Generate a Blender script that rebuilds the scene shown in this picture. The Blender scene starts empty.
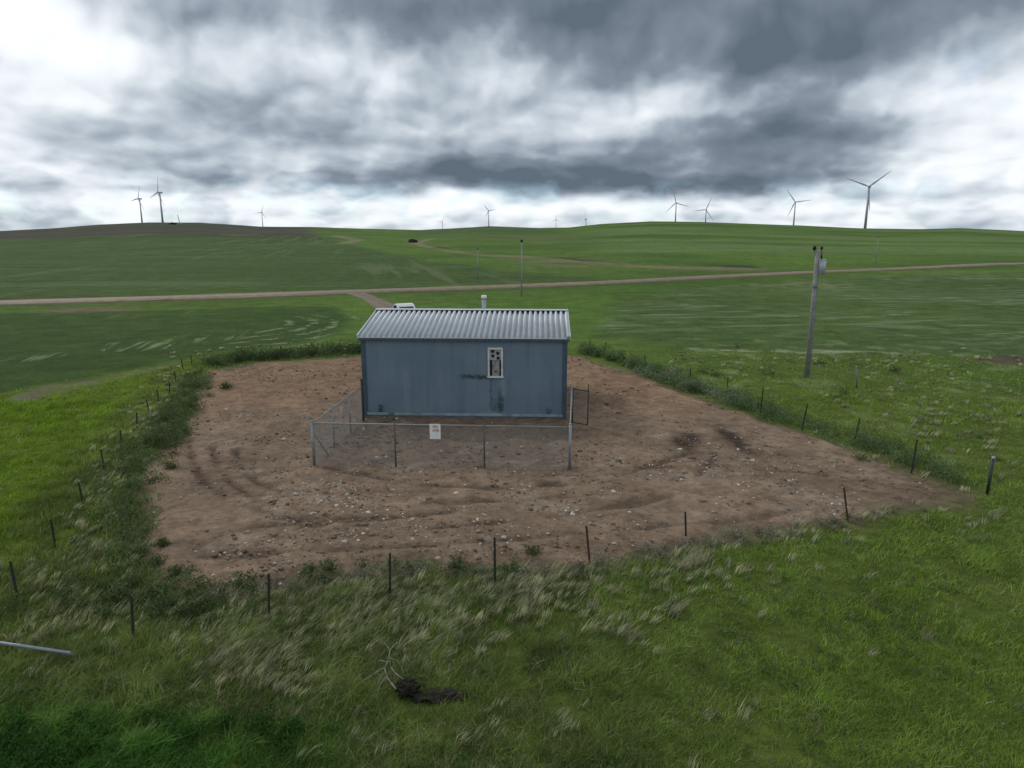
import bpy, bmesh, math, random
import numpy as np
from mathutils import Vector, Matrix

random.seed(7)
RNG = np.random.default_rng(11)
SC = bpy.context.scene
COL = SC.collection
R = math.radians

# ------------------------------------------------------------------ camera
F, CX, CY = 700.0, 512.0, 384.0          # focal length and centre in pixels
CAMH, PITCH = 9.0, R(12.25)
cp, sp = math.cos(PITCH), math.sin(PITCH)
cam_d = bpy.data.cameras.new('camera')
cam_d.sensor_fit = 'HORIZONTAL'
cam_d.sensor_width = 36.0
cam_d.lens = 36.0 * F / 1024.0
cam_d.clip_start, cam_d.clip_end = 0.1, 30000
cam = bpy.data.objects.new('camera', cam_d)
COL.objects.link(cam)
cam.location = (0, 0, CAMH)
cam.rotation_euler = (math.pi / 2 - PITCH, 0, 0)
SC.camera = cam

# ------------------------------------------------------------------ exposure
SC.view_settings.view_transform = 'Standard'
SC.view_settings.look = 'None'
SC.view_settings.exposure = 0.27
SC.view_settings.gamma = 1.0
SC.render.film_transparent = False
SC.cycles.max_bounces = 6
SC.cycles.transparent_max_bounces = 12

# ------------------------------------------------------------------ sun
SUN_AZ, SUN_EL = R(-42), R(42)
sun_dir = Vector((math.sin(SUN_AZ) * math.cos(SUN_EL), math.cos(SUN_AZ) * math.cos(SUN_EL), math.sin(SUN_EL)))
sd = bpy.data.lights.new('sun', 'SUN')
sd.energy = 0.9
sd.angle = R(14)
sd.color = (1.0, 0.96, 0.90)
sun = bpy.data.objects.new('sun', sd)
COL.objects.link(sun)
sun.rotation_euler = sun_dir.to_track_quat('Z', 'Y').to_euler()


# ------------------------------------------------------------------ node helper
class NG:
    def __init__(self, tree):
        self.t = tree
        self.n = tree.nodes
        self.l = tree.links

    def put(self, sock, v):
        if hasattr(v, 'is_linked') or isinstance(v, bpy.types.NodeSocket):
            self.l.new(v, sock)
        elif v is not None:
            sock.default_value = v

    def m(self, op, a, b=None, c=None, clamp=False):
        nd = self.n.new('ShaderNodeMath')
        nd.operation = op
        nd.use_clamp = clamp
        self.put(nd.inputs[0], a)
        if b is not None: self.put(nd.inputs[1], b)
        if c is not None: self.put(nd.inputs[2], c)
        return nd.outputs[0]

    def add(self, a, b): return self.m('ADD', a, b)
    def sub(self, a, b): return self.m('SUBTRACT', a, b)
    def mul(self, a, b): return self.m('MULTIPLY', a, b)

    def rng(self, v, a, b, c=0.0, d=1.0, smooth=True):
        nd = self.n.new('ShaderNodeMapRange')
        nd.interpolation_type = 'SMOOTHSTEP' if smooth else 'LINEAR'
        self.put(nd.inputs['Value'], v)
        for k, x in zip(('From Min', 'From Max', 'To Min', 'To Max'), (a, b, c, d)):
            self.put(nd.inputs[k], x)
        return nd.outputs[0]

    def xyz(self, x, y, z):
        nd = self.n.new('ShaderNodeCombineXYZ')
        for s, v in zip(nd.inputs, (x, y, z)): self.put(s, v)
        return nd.outputs[0]

    def sep(self, v):
        nd = self.n.new('ShaderNodeSeparateXYZ')
        self.put(nd.inputs[0], v)
        return nd.outputs

    def noise(self, vec, scale, detail=4, rough=0.55, dist=0.0, color=False):
        nd = self.n.new('ShaderNodeTexNoise')
        self.put(nd.inputs['Vector'], vec)
        nd.inputs['Scale'].default_value = scale
        nd.inputs['Detail'].default_value = detail
        nd.inputs['Roughness'].default_value = rough
        nd.inputs['Distortion'].default_value = dist
        return nd.outputs['Color' if color else 'Fac']

    def mix(self, f, a, b, mode='MIX'):
        nd = self.n.new('ShaderNodeMix')
        nd.data_type = 'RGBA'
        nd.blend_type = mode
        self.put(nd.inputs[0], f)
        for s, v in ((nd.inputs[6], a), (nd.inputs[7], b)):
            if isinstance(v, (tuple, list)): v = (v[0], v[1], v[2], 1)
            self.put(s, v)
        return nd.outputs[2]

    def ramp(self, f, stops):
        nd = self.n.new('ShaderNodeValToRGB')
        self.put(nd.inputs[0], f)
        el = nd.color_ramp.elements
        while len(el) < len(stops): el.new(0.5)
        for e, (p, c) in zip(el, stops):
            e.position = p
            e.color = (c[0], c[1], c[2], 1)
        return nd.outputs[0]

    def vmul(self, v, s):
        nd = self.n.new('ShaderNodeVectorMath')
        nd.operation = 'MULTIPLY'
        self.put(nd.inputs[0], v)
        nd.inputs[1].default_value = s
        return nd.outputs[0]


# ------------------------------------------------------------------ world: overcast sky
def pa(px, py):
    u, v = (px - CX) / F, (CY - py) / F
    x, y, z = u, cp + v * sp, -sp + v * cp
    return math.degrees(math.atan2(x, y)), math.degrees(math.atan2(z, math.hypot(x, y)))


world = bpy.data.worlds.new('World')
SC.world = world
world.use_nodes = True
W = NG(world.node_tree)
W.n.clear()
tc = W.n.new('ShaderNodeTexCoord')
dx, dy, dz = W.sep(tc.outputs['Generated'])
deg = 180 / math.pi
az = W.mul(W.m('ARCTAN2', dx, dy), deg)
el = W.mul(W.m('ARCSINE', dz), deg)
# a flat cloud deck seen from below: features shrink towards the horizon
elc = W.m('MAXIMUM', el, 0.0)
depth = W.mul(W.m('LOGARITHM', W.add(elc, 2.2), 2.718), 9.0)
pv = W.xyz(W.mul(az, 0.55), depth, 0.0)
pv2 = W.xyz(az, W.mul(elc, 1.55), 3.0)
nw = W.noise(pv2, 0.11, 5, 0.50, color=True)
nr, ng_, nb = W.sep(nw)
waz = W.add(az, W.mul(W.sub(nr, 0.5), 9.0))
wel = W.add(el, W.mul(W.sub(ng_, 0.5), W.rng(el, 0.0, 8.0, 1.2, 5.5)))
field = None
BL = [  # px, py, half-width px, half-height px, amount
    (690, 4, 310, 46, -0.47), (450, -4, 150, 30, -0.32), (900, 6, 150, 44, -0.24), (720, 62, 130, 26, -0.22), (830, 66, 110, 30, -0.16),
    (815, 138, 120, 20, -0.40), (690, 150, 120, 26, -0.14), (760, 176, 130, 18, -0.20),
    (540, 178, 190, 12, -0.38), (690, 184, 110, 10, -0.34), (430, 178, 120, 13, -0.28), (560, 160, 200, 20, -0.12),
    (235, 108, 120, 26, -0.14), (330, 142, 150, 22, -0.16), (560, 128, 150, 36, -0.08), (120, 132, 130, 18, -0.04),
    (34, 36, 90, 46, 0.26), (110, 62, 120, 32, 0.10), (30, 172, 90, 14, 0.14), (190, 38, 60, 22, 0.06),
    (420, 66, 130, 24, 0.13), (590, 96, 90, 16, 0.05), (960, 120, 90, 50, 0.22), (985, 170, 120, 30, 0.12), (270, 150, 26, 8, 0.22),
    (480, 206, 560, 13, 0.24), (90, 205, 120, 12, 0.06), (980, 205, 130, 14, 0.05), (640, 110, 60, 14, 0.06), (690, 120, 200, 10, 0.10),
    (100, 210, 130, 5, -0.12), (960, 192, 110, 5, -0.12), (130, 183, 60, 5, -0.20), (20, 186, 36, 7, -0.16), (720, 216, 300, 4, -0.08), (250, 196, 80, 5, -0.10),
]
for px, py, sx, sy, amt in BL:
    a0, e0 = pa(px, py)
    sa, se = sx * 0.078, sy * 0.076
    q = W.add(W.m('POWER', W.mul(W.sub(waz, a0), 1 / sa), 2.0), W.m('POWER', W.mul(W.sub(wel, e0), 1 / se), 2.0))
    g = W.mul(W.m('EXPONENT', W.mul(q, -0.8)), amt)
    field = g if field is None else W.add(field, g)
def billow(vec, scale, det, rough, off):
    """rounded heaps: bright domes with darker creases between them"""
    v2 = W.n.new('ShaderNodeVectorMath')
    v2.operation = 'ADD'
    W.l.new(vec, v2.inputs[0])
    v2.inputs[1].default_value = (off, off * 0.7, 0)
    n = W.noise(v2.outputs[0], scale, det, rough)
    return W.m('ABSOLUTE', W.sub(W.mul(n, 2.0), 1.0))


def shift(vec, ox, oy):
    v2 = W.n.new('ShaderNodeVectorMath')
    v2.operation = 'ADD'
    W.l.new(vec, v2.inputs[0])
    v2.inputs[1].default_value = (ox, oy, 0)
    return v2.outputs[0]


def dome(vec, scale):
    nd = W.n.new('ShaderNodeTexVoronoi')
    nd.voronoi_dimensions = '2D'
    nd.feature = 'F1'
    nd.inputs['Scale'].default_value = scale
    nd.inputs['Detail'].default_value = 1.6
    nd.inputs['Roughness'].default_value = 0.45
    nd.inputs['Lacunarity'].default_value = 2.4
    W.l.new(vec, nd.inputs['Vector'])
    return nd.outputs['Distance']


def heaps(vec, sc):
    a = W.noise(vec, sc, 3, 0.45, 0.0)
    b = dome(vec, sc * 1.3)
    return W.add(W.mul(a, 0.60), W.mul(b, -0.34))


# thickness of the cloud here, against its thickness a little nearer the light:
# the side turned to the light is bright, the base is dark
wob_ = W.n.new('ShaderNodeVectorMath')
wob_.operation = 'MULTIPLY_ADD'
W.l.new(W.noise(pv, 0.35, 4, 0.5, color=True), wob_.inputs[0])
wob_.inputs[1].default_value = (1.6, 1.2, 0.0)
W.l.new(pv, wob_.inputs[2])
pw = wob_.outputs[0]
t0 = heaps(pw, 0.10)
t1 = heaps(shift(pw, -0.9, 1.5), 0.10)
t2 = heaps(pw, 0.27)
t3 = heaps(shift(pw, -0.35, 0.55), 0.27)
relief = W.add(W.mul(W.sub(t0, t1), 1.0), W.mul(W.sub(t2, t3), 0.66))
mass = W.sub(W.rng(t0, 0.06, 0.20), 0.5)
amp = W.rng(el, 1.0, 6.0, 0.35, 1.05)
low = W.rng(el, 3.0, 7.0, 1.0, 0.0)
pl2 = W.xyz(W.mul(az, 0.75), W.mul(elc, 1.7), 7.0)
t4 = heaps(pl2, 0.15)
t5 = heaps(shift(pl2, -0.3, 0.75), 0.15)
lowc = W.add(W.mul(W.sub(t4, t5), 1.3), W.mul(W.sub(W.rng(t4, 0.07, 0.17), 0.5), -0.22))
detail = W.add(W.mul(W.add(relief, W.mul(mass, -0.20)), amp), W.mul(lowc, low))
fade = W.rng(el, 17.0, 32.0, 1.0, 0.25)
val = W.add(W.add(0.635, W.mul(field, fade)), W.mul(detail, W.rng(el, 15.0, 30.0, 1.0, 0.7)))
cloud = W.ramp(W.mul(val, 0.8), [
    (0.0, (0.098, 0.128, 0.165)), (0.25, (0.190, 0.228, 0.278)), (0.40, (0.330, 0.385, 0.445)),
    (0.55, (0.530, 0.580, 0.635)), (0.70, (0.74, 0.78, 0.82)), (0.95, (0.94, 0.95, 0.96))])
sky = W.n.new('ShaderNodeTexSky')
sky.sky_type = 'NISHITA'
sky.sun_disc = False
sky.sun_elevation = SUN_EL
sky.sun_rotation = SUN_AZ
sky.altitude = 900
skyc = W.mix(1.0, sky.outputs[0], (0.072, 0.096, 0.120), 'MULTIPLY')
# thin places in the cloud low down and at the right where blue shows
gapn = W.noise(pv2, 0.30, 5, 0.6)
lowband = W.mul(W.rng(el, 0.2, 1.2), W.rng(el, 2.6, 4.4, 1.0, 0.0))
a0, e0 = pa(965, 75)
rgap = W.m('EXPONENT', W.mul(W.add(W.m('POWER', W.mul(W.sub(waz, a0), 1 / 4.5), 2.0), W.m('POWER', W.mul(W.sub(wel, e0), 1 / 1.6), 2.0)), -1.0))
gap = W.mul(W.m('MAXIMUM', W.mul(lowband, 0.85), W.mul(rgap, 0.5)), W.rng(gapn, 0.46, 0.62))
skymix = W.mix(W.mul(gap, 0.30), cloud, skyc)
bg = W.n.new('ShaderNodeBackground')
bg.inputs['Strength'].default_value = 1.0
W.l.new(skymix, bg.inputs['Color'])
world.cycles.sampling_method = 'MANUAL'
world.cycles.sample_map_resolution = 512
wo = W.n.new('ShaderNodeOutputWorld')
W.l.new(bg.outputs[0], wo.inputs['Surface'])


# ------------------------------------------------------------------ numeric noise and terrain
_LAT = np.random.default_rng(3).random((256, 256))


def vnoise(x, y, s, seed=0):
    x = np.asarray(x, float) / s + seed * 17.31
    y = np.asarray(y, float) / s + seed * 9.73
    xi, yi = np.floor(x).astype(int), np.floor(y).astype(int)
    fx, fy = x - xi, y - yi
    fx, fy = fx * fx * (3 - 2 * fx), fy * fy * (3 - 2 * fy)
    g = lambda a, b: _LAT[a & 255, b & 255]
    return (g(xi, yi) * (1 - fx) + g(xi + 1, yi) * fx) * (1 - fy) + (g(xi, yi + 1) * (1 - fx) + g(xi + 1, yi + 1) * fx) * fy


def fbm(x, y, s, seed=0, o=4):
    t, a, n = 0, 0.5, 0
    for i in range(o):
        t = t + a * vnoise(x, y, s / 2 ** i, seed + i * 3)
        n += a
        a *= 0.5
    return t / n


def sstep(a, b, v):
    t = np.clip((v - a) / (b - a), 0, 1)
    return t * t * (3 - 2 * t)


def kof(py):
    v = (CY - py) / F
    return (v * cp - sp) / (cp + v * sp)


SKX = np.array([-400, 0, 50, 100, 150, 200, 260, 310, 360, 420, 450, 490, 540, 570, 600, 650, 700, 750, 800, 860, 920, 960, 1024, 1400])
SKY = np.array([231, 231, 228.5, 224.5, 222.3, 222.6, 226.5, 227, 228.5, 230, 228.5, 226.2, 228, 227.3, 224, 221.3, 222, 223.8, 225.6, 228.3, 229.2, 228.2, 231, 231])
SKD = np.array([1250, 1350, 1400, 1450, 1500, 1500, 1600, 1700, 1850, 2000, 2000, 2000, 1900, 1700, 1500, 1400, 1350, 1350, 1350, 1330, 1400, 1400, 1400, 1300])


def hz(x, y):
    x = np.asarray(x, float)
    y = np.asarray(y, float)
    Y = np.maximum(y, 1.0)
    px = np.clip(CX + F / cp * x / Y, -400, 1400)
    k = kof(np.interp(px, SKX, SKY))
    D = np.interp(px, SKX, SKD)
    zr = CAMH + D * k
    t = np.clip((Y - 170) / (D - 170), 0, 1)
    z = zr * t ** 1.35
    beyond = CAMH + (k - 0.004 * sstep(0, 500, Y - D)) * np.minimum(Y, 9000)
    z = np.where(Y > D, beyond, z)
    r = np.hypot(x, y)
    u = (fbm(x, y, 90, 5, 3) - 0.5) * 1.0 * sstep(70, 190, r) + (fbm(x, y, 320, 8, 3) - 0.5) * 9.0 * sstep(260, 700, r) * sstep(0, 500, D - Y + 60)
    return z + u * np.where(y > 0, 1, 0.3)


def ray(px, py):
    u, v = (px - CX) / F, (CY - py) / F
    return np.array([u, cp + v * sp, -sp + v * cp])


def at(px, py, Y):
    d = ray(px, py)
    t = Y / d[1]
    return Vector((d[0] * t, Y, CAMH + d[2] * t))


_T = np.geomspace(6, 3000, 4000)


def gp(px, py):
    """ground point of the terrain under a sight line"""
    d = ray(px, py)
    z = CAMH + d[2] * _T
    h = hz(d[0] * _T, d[1] * _T)
    i = np.argmax(z <= h)
    if z[i] > h[i]: i = len(_T) - 1
    if i == 0: t = _T[0]
    else:
        a, b = _T[i - 1], _T[i]
        fa, fb = z[i - 1] - h[i - 1], z[i] - h[i]
        t = a + (b - a) * fa / (fa - fb + 1e-12)
    return Vector((d[0] * t, d[1] * t, float(hz(d[0] * t, d[1] * t))))


def gpoly(pts):
    return np.array([gp(*p)[:2] for p in pts])


def inpoly(x, y, P):
    c = np.zeros(x.shape, bool)
    j = len(P) - 1
    for i in range(len(P)):
        xi, yi, xj, yj = P[i, 0], P[i, 1], P[j, 0], P[j, 1]
        if yi != yj:
            c ^= ((yi > y) != (yj > y)) & (x < (xj - xi) * (y - yi) / (yj - yi) + xi)
        j = i
    return c


def dline(x, y, P, closed=False):
    d = np.full(x.shape, 1e9)
    n = len(P)
    for i in range(n if closed else n - 1):
        a, b = P[i], P[(i + 1) % n]
        ab = b - a
        t = np.clip(((x - a[0]) * ab[0] + (y - a[1]) * ab[1]) / (ab @ ab + 1e-9), 0, 1)
        d = np.minimum(d, np.hypot(x - a[0] - t * ab[0], y - a[1] - t * ab[1]))
    return d


def sdf(x, y, P):
    d = dline(x, y, P, True)
    return np.where(inpoly(x, y, P), -d, d)


# ------------------------------------------------------------------ object helpers
def link(name, me, m=None, parent=None):
    o = bpy.data.objects.new(name, me)
    COL.objects.link(o)
    if m is not None and me is not None: me.materials.append(m)
    if parent is not None: o.parent = parent
    return o


def tag(o, label=None, cat=None, group=None, kind=None):
    if label: o['label'] = label
    if cat: o['category'] = cat
    if group: o['group'] = group
    if kind: o['kind'] = kind
    return o


def empty(name, loc, rz=0.0):
    o = bpy.data.objects.new(name, None)
    COL.objects.link(o)
    o.location = loc
    o.rotation_euler = (0, 0, rz)
    o.empty_display_size = 0.2
    return o


def copy_tree(o, parent=None):
    c = o.copy()
    COL.objects.link(c)
    if parent is not None: c.parent = parent
    for ch in list(o.children): copy_tree(ch, c)
    return c


def np_mesh(name, V, quads=None, tris=None, col=None, smooth=False):
    me = bpy.data.meshes.new(name)
    V = np.asarray(V, np.float32)
    me.vertices.add(len(V))
    me.vertices.foreach_set('co', V.ravel())
    parts, starts, n = [], [], 0
    if quads is not None and len(quads):
        parts.append(np.asarray(quads, np.int32).ravel())
        starts.append(np.arange(len(quads)) * 4)
        n += len(quads) * 4
    if tris is not None and len(tris):
        parts.append(np.asarray(tris, np.int32).ravel())
        starts.append(n + np.arange(len(tris)) * 3)
        n += len(tris) * 3
    L = np.concatenate(parts)
    S = np.concatenate(starts)
    me.loops.add(len(L))
    me.loops.foreach_set('vertex_index', L)
    me.polygons.add(len(S))
    me.polygons.foreach_set('loop_start', S.astype(np.int32))
    if smooth: me.polygons.foreach_set('use_smooth', np.ones(len(S), bool))
    me.update(calc_edges=True)
    if col is not None:
        a = me.color_attributes.new('Col', 'FLOAT_COLOR', 'POINT')
        c = np.ones((len(V), 4), np.float32)
        c[:, :3] = col
        a.data.foreach_set('color', c.ravel())
    return me


class MB:
    """collects boxes, tubes and prisms of one part"""

    def __init__(self): self.bm = bmesh.new()

    def box(self, c, s, rot=None, bev=0.0):
        b = bmesh.ops.create_cube(self.bm, size=1.0)['verts']
        M = Matrix.Translation(c) @ (rot.to_4x4() if rot else Matrix.Identity(4)) @ Matrix.Diagonal((*s, 1))
        bmesh.ops.transform(self.bm, matrix=M, verts=b)
        if bev:
            ed = list({e for v in b for e in v.link_edges})
            bmesh.ops.bevel(self.bm, geom=ed, offset=bev, segments=1, affect='EDGES')
        return self

    def tube(self, a, b, r0, r1=None, n=10, cap=True):
        a, b = Vector(a), Vector(b)
        r1 = r0 if r1 is None else r1
        d = b - a
        vs = bmesh.ops.create_cone(self.bm, cap_ends=cap, segments=n, radius1=r0, radius2=r1, depth=d.length)['verts']
        M = Matrix.Translation((a + b) / 2) @ d.to_track_quat('Z', 'Y').to_matrix().to_4x4()
        bmesh.ops.transform(self.bm, matrix=M, verts=vs)
        return self

    def ball(self, c, s, n=8):
        vs = bmesh.ops.create_uvsphere(self.bm, u_segments=n * 2, v_segments=n, radius=1.0)['verts']
        bmesh.ops.transform(self.bm, matrix=Matrix.Translation(c) @ Matrix.Diagonal((*s, 1)), verts=vs)
        return self

    def prism(self, prof, a, b, ex, ey):
        """profile (list of 2d) in axes ex, ey swept from a to b"""
        a, b, ex, ey = Vector(a), Vector(b), Vector(ex), Vector(ey)
        r0 = [self.bm.verts.new(a + ex * p[0] + ey * p[1]) for p in prof]
        r1 = [self.bm.verts.new(b + ex * p[0] + ey * p[1]) for p in prof]
        n = len(prof)
        for i in range(n): self.bm.faces.new((r0[i], r0[(i + 1) % n], r1[(i + 1) % n], r1[i]))
        self.bm.faces.new(r0[::-1])
        self.bm.faces.new(r1)
        return self

    def build(self, name, m, parent=None, smooth=False):
        bmesh.ops.recalc_face_normals(self.bm, faces=self.bm.faces)
        me = bpy.data.meshes.new(name)
        self.bm.to_mesh(me)
        self.bm.free()
        if smooth:
            for p in me.polygons: p.use_smooth = len(p.vertices) == 4
        return link(name, me, m, parent)


# ------------------------------------------------------------------ materials
def mat(name, base, rough=0.7, metal=0.0, spec=0.3, var=0.12, scale=3.0, bump=0.0, bscale=20.0, dirt=None):
    m = bpy.data.materials.new(name)
    m.use_nodes = True
    g = NG(m.node_tree)
    b = g.n['Principled BSDF']
    tcx = g.n.new('ShaderNodeTexCoord').outputs['Object']
    n1 = g.noise(tcx, scale, 6, 0.6)
    c = g.mix(g.rng(n1, 0.3, 0.7), tuple(x * (1 - var) for x in base), tuple(min(1, x * (1 + var)) for x in base))
    if dirt:
        n2 = g.noise(tcx, scale * 0.6, 7, 0.65)
        c = g.mix(g.rng(n2, 0.52, 0.68, 0, dirt[3]), c, dirt[:3])
    g.l.new(c, b.inputs['Base Color'])
    b.inputs['Roughness'].default_value = rough
    b.inputs['Metallic'].default_value = metal
    b.inputs['Specular IOR Level'].default_value = spec
    if bump:
        bn = g.n.new('ShaderNodeBump')
        bn.inputs['Strength'].default_value = bump
        bn.inputs['Distance'].default_value = 0.02
        g.l.new(g.noise(tcx, bscale, 5, 0.6), bn.inputs['Height'])
        g.l.new(bn.outputs[0], b.inputs['Normal'])
    return m


def leaf_mat(name, trans=0.3, gain=1.0):
    m = bpy.data.materials.new(name)
    m.use_nodes = True
    g = NG(m.node_tree)
    b = g.n['Principled BSDF']
    at_ = g.n.new('ShaderNodeAttribute')
    at_.attribute_name = 'Col'
    pos = g.n.new('ShaderNodeNewGeometry').outputs['Position']
    n1 = g.noise(pos, 0.9, 4, 0.6)
    c = g.mix(1.0, at_.outputs['Color'], g.mix(g.rng(n1, 0.3, 0.7), (0.75 * gain, 0.78 * gain, 0.75 * gain), (1.2 * gain, 1.18 * gain, 1.15 * gain)), 'MULTIPLY')
    g.l.new(c, b.inputs['Base Color'])
    b.inputs['Roughness'].default_value = 0.65
    b.inputs['Specular IOR Level'].default_value = 0.2
    tr = g.n.new('ShaderNodeBsdfTranslucent')
    g.l.new(c, tr.inputs['Color'])
    mx = g.n.new('ShaderNodeMixShader')
    mx.inputs[0].default_value = trans
    g.l.new(b.outputs[0], mx.inputs[1])
    g.l.new(tr.outputs[0], mx.inputs[2])
    g.l.new(mx.outputs[0], g.n['Material Output'].inputs['Surface'])
    return m


M_GALV = mat('galvanised_steel', (0.25, 0.265, 0.28), 0.5, 0.5, 0.4, 0.12, 4.0)
M_POSTDARK = mat('dark_post_paint', (0.028, 0.032, 0.028), 0.7, 0.0, 0.3, 0.3, 8.0)
M_POSTRUST = mat('rusty_post', (0.070, 0.042, 0.030), 0.8, 0.0, 0.2, 0.3, 8.0)
M_POSTGREY = mat('weathered_post_grey', (0.10, 0.095, 0.088), 0.7, 0.1, 0.3, 0.3, 8.0)
M_WHITE = mat('white_paint', (0.72, 0.73, 0.72), 0.5, 0.0, 0.3, 0.08, 5.0)
M_TURB = mat('turbine_coating', (0.40, 0.43, 0.47), 0.5, 0.0, 0.3, 0.04, 0.05)
M_FARPOLE = mat('pale_pole_wood', (0.27, 0.275, 0.27), 0.8, 0.0, 0.2, 0.15, 3.0)
M_WOOD = mat('weathered_pole_wood', (0.235, 0.228, 0.215), 0.85, 0.0, 0.2, 0.25, 3.0, 0.4, 12.0)
M_DARK = mat('black_rubber', (0.012, 0.012, 0.013), 0.6, 0.0, 0.3, 0.2, 5.0)
M_TANK = mat('transformer_grey', (0.36, 0.39, 0.42), 0.5, 0.0, 0.4, 0.08, 4.0)
M_RED = mat('faded_red_print', (0.42, 0.10, 0.12), 0.6, 0.0, 0.2, 0.15, 30.0)
M_BARK = mat('dry_branch', (0.27, 0.26, 0.19), 0.85, 0.0, 0.2, 0.2, 12.0)
M_CLOD_SHADE = mat('root_soil_burrow_shade', (0.026, 0.024, 0.018), 0.95, 0.0, 0.1, 0.5, 9.0, 1.0, 14.0)  # soil of the clod, also the dark stand-in for burrow shadow
M_LEAF = leaf_mat('leaf_blades', 0.35)
M_SEED = leaf_mat('seed_heads', 0.45)

# ------------------------------------------------------------------ land outlines (photo outlines laid onto the terrain)
PAD = gpoly([(172, 596), (152, 565), (146, 530), (150, 500), (140, 472), (166, 448), (184, 430), (194, 405), (203, 385), (206, 373),
             (260, 363), (330, 359), (400, 354), (500, 353), (572, 356), (600, 364), (650, 381), (700, 401), (760, 421),
             (840, 448), (900, 471), (958, 491), (922, 507), (850, 518), (760, 531), (680, 546), (600, 561), (540, 571),
             (450, 572), (370, 571), (300, 586), (240, 597)])
ROADL = gpoly([(-380, 315), (-150, 308), (0, 302.5), (90, 300.5), (170, 298), (270, 295), (360, 291.5), (440, 289), (512, 286.5), (600, 283), (700, 277.5),
               (780, 273.6), (850, 270.6), (940, 267), (1024, 263.5), (1180, 257)])
TRACKL = gpoly([(352, 292), (366, 296), (378, 302), (392, 309), (410, 320), (432, 336), (452, 356)])
FLD_UL = gpoly([(-300, 303), (0, 299.5), (170, 295), (360, 289), (512, 284), (606, 279.5), (500, 270.5), (430, 262), (385, 252), (345, 244), (318, 236), (306, 233), (200, 234), (100, 235), (0, 237), (-300, 239)])
FLD_DARK = gpoly([(-300, 238), (0, 240.5), (90, 239), (200, 238), (290, 236), (318, 231)]) if False else None
FLD_LL = gpoly([(-300, 316), (0, 314), (150, 311), (250, 307), (336, 306), (352, 318), (340, 333), (300, 343), (240, 350), (195, 358), (130, 372), (60, 384), (0, 394), (-300, 440)])
FLD_R = gpoly([(600, 322), (620, 300), (690, 288), (800, 280), (920, 274), (1024, 270), (1250, 262), (1250, 356), (1024, 355), (940, 353), (850, 352), (690, 349), (590, 336)])
FLD_HR = gpoly([(640, 258), (700, 246), (800, 240), (930, 238), (1024, 239), (1200, 240), (1200, 254), (1024, 258), (900, 262), (760, 268)])
GULLY = gpoly([(408, 241), (424, 246), (445, 250), (480, 255), (520, 257), (556, 259), (590, 263), (640, 266), (700, 268), (770, 270)])
TRK2 = gpoly([(418, 243), (426, 240), (434, 238.5)])
TRK3 = gpoly([(345, 243), (358, 240), (338, 236)])
BROWN1 = gpoly([(0, 311), (60, 308), (130, 306.5), (128, 310), (60, 312.5)])
BROWN2 = gpoly([(0, 400), (40, 386), (90, 378), (140, 369), (190, 359), (182, 364), (120, 380), (60, 392), (20, 404)])
BROWN3 = gpoly([(975, 360), (1000, 356), (1100, 354), (1100, 368), (1010, 366)])
PALE_R = gpoly([(690, 349), (760, 350.5), (850, 352), (900, 353), (960, 354.5), (1010, 355.5)])
LEFTLINE = gpoly([(17, 598), (55, 547), (82, 502), (104, 471), (122, 446), (137, 427), (149, 413), (158.5, 402), (169.5, 393), (176, 382.5), (182.5, 368.5), (191.6, 364)])
FRONTLINE = gpoly([(17, 598), (133, 637), (269, 619), (390, 594), (495, 584), (590, 565), (686, 537), (848, 520), (987, 494)])
RIGHTLINE = gpoly([(987, 494), (914, 472), (855, 443), (803, 430), (761, 416), (727, 397), (690, 380), (645, 366), (606, 353), (588, 346)])
BACKLINE = gpoly([(191.6, 364), (235, 360), (280, 359), (323, 355.5), (365, 352)])


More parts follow.
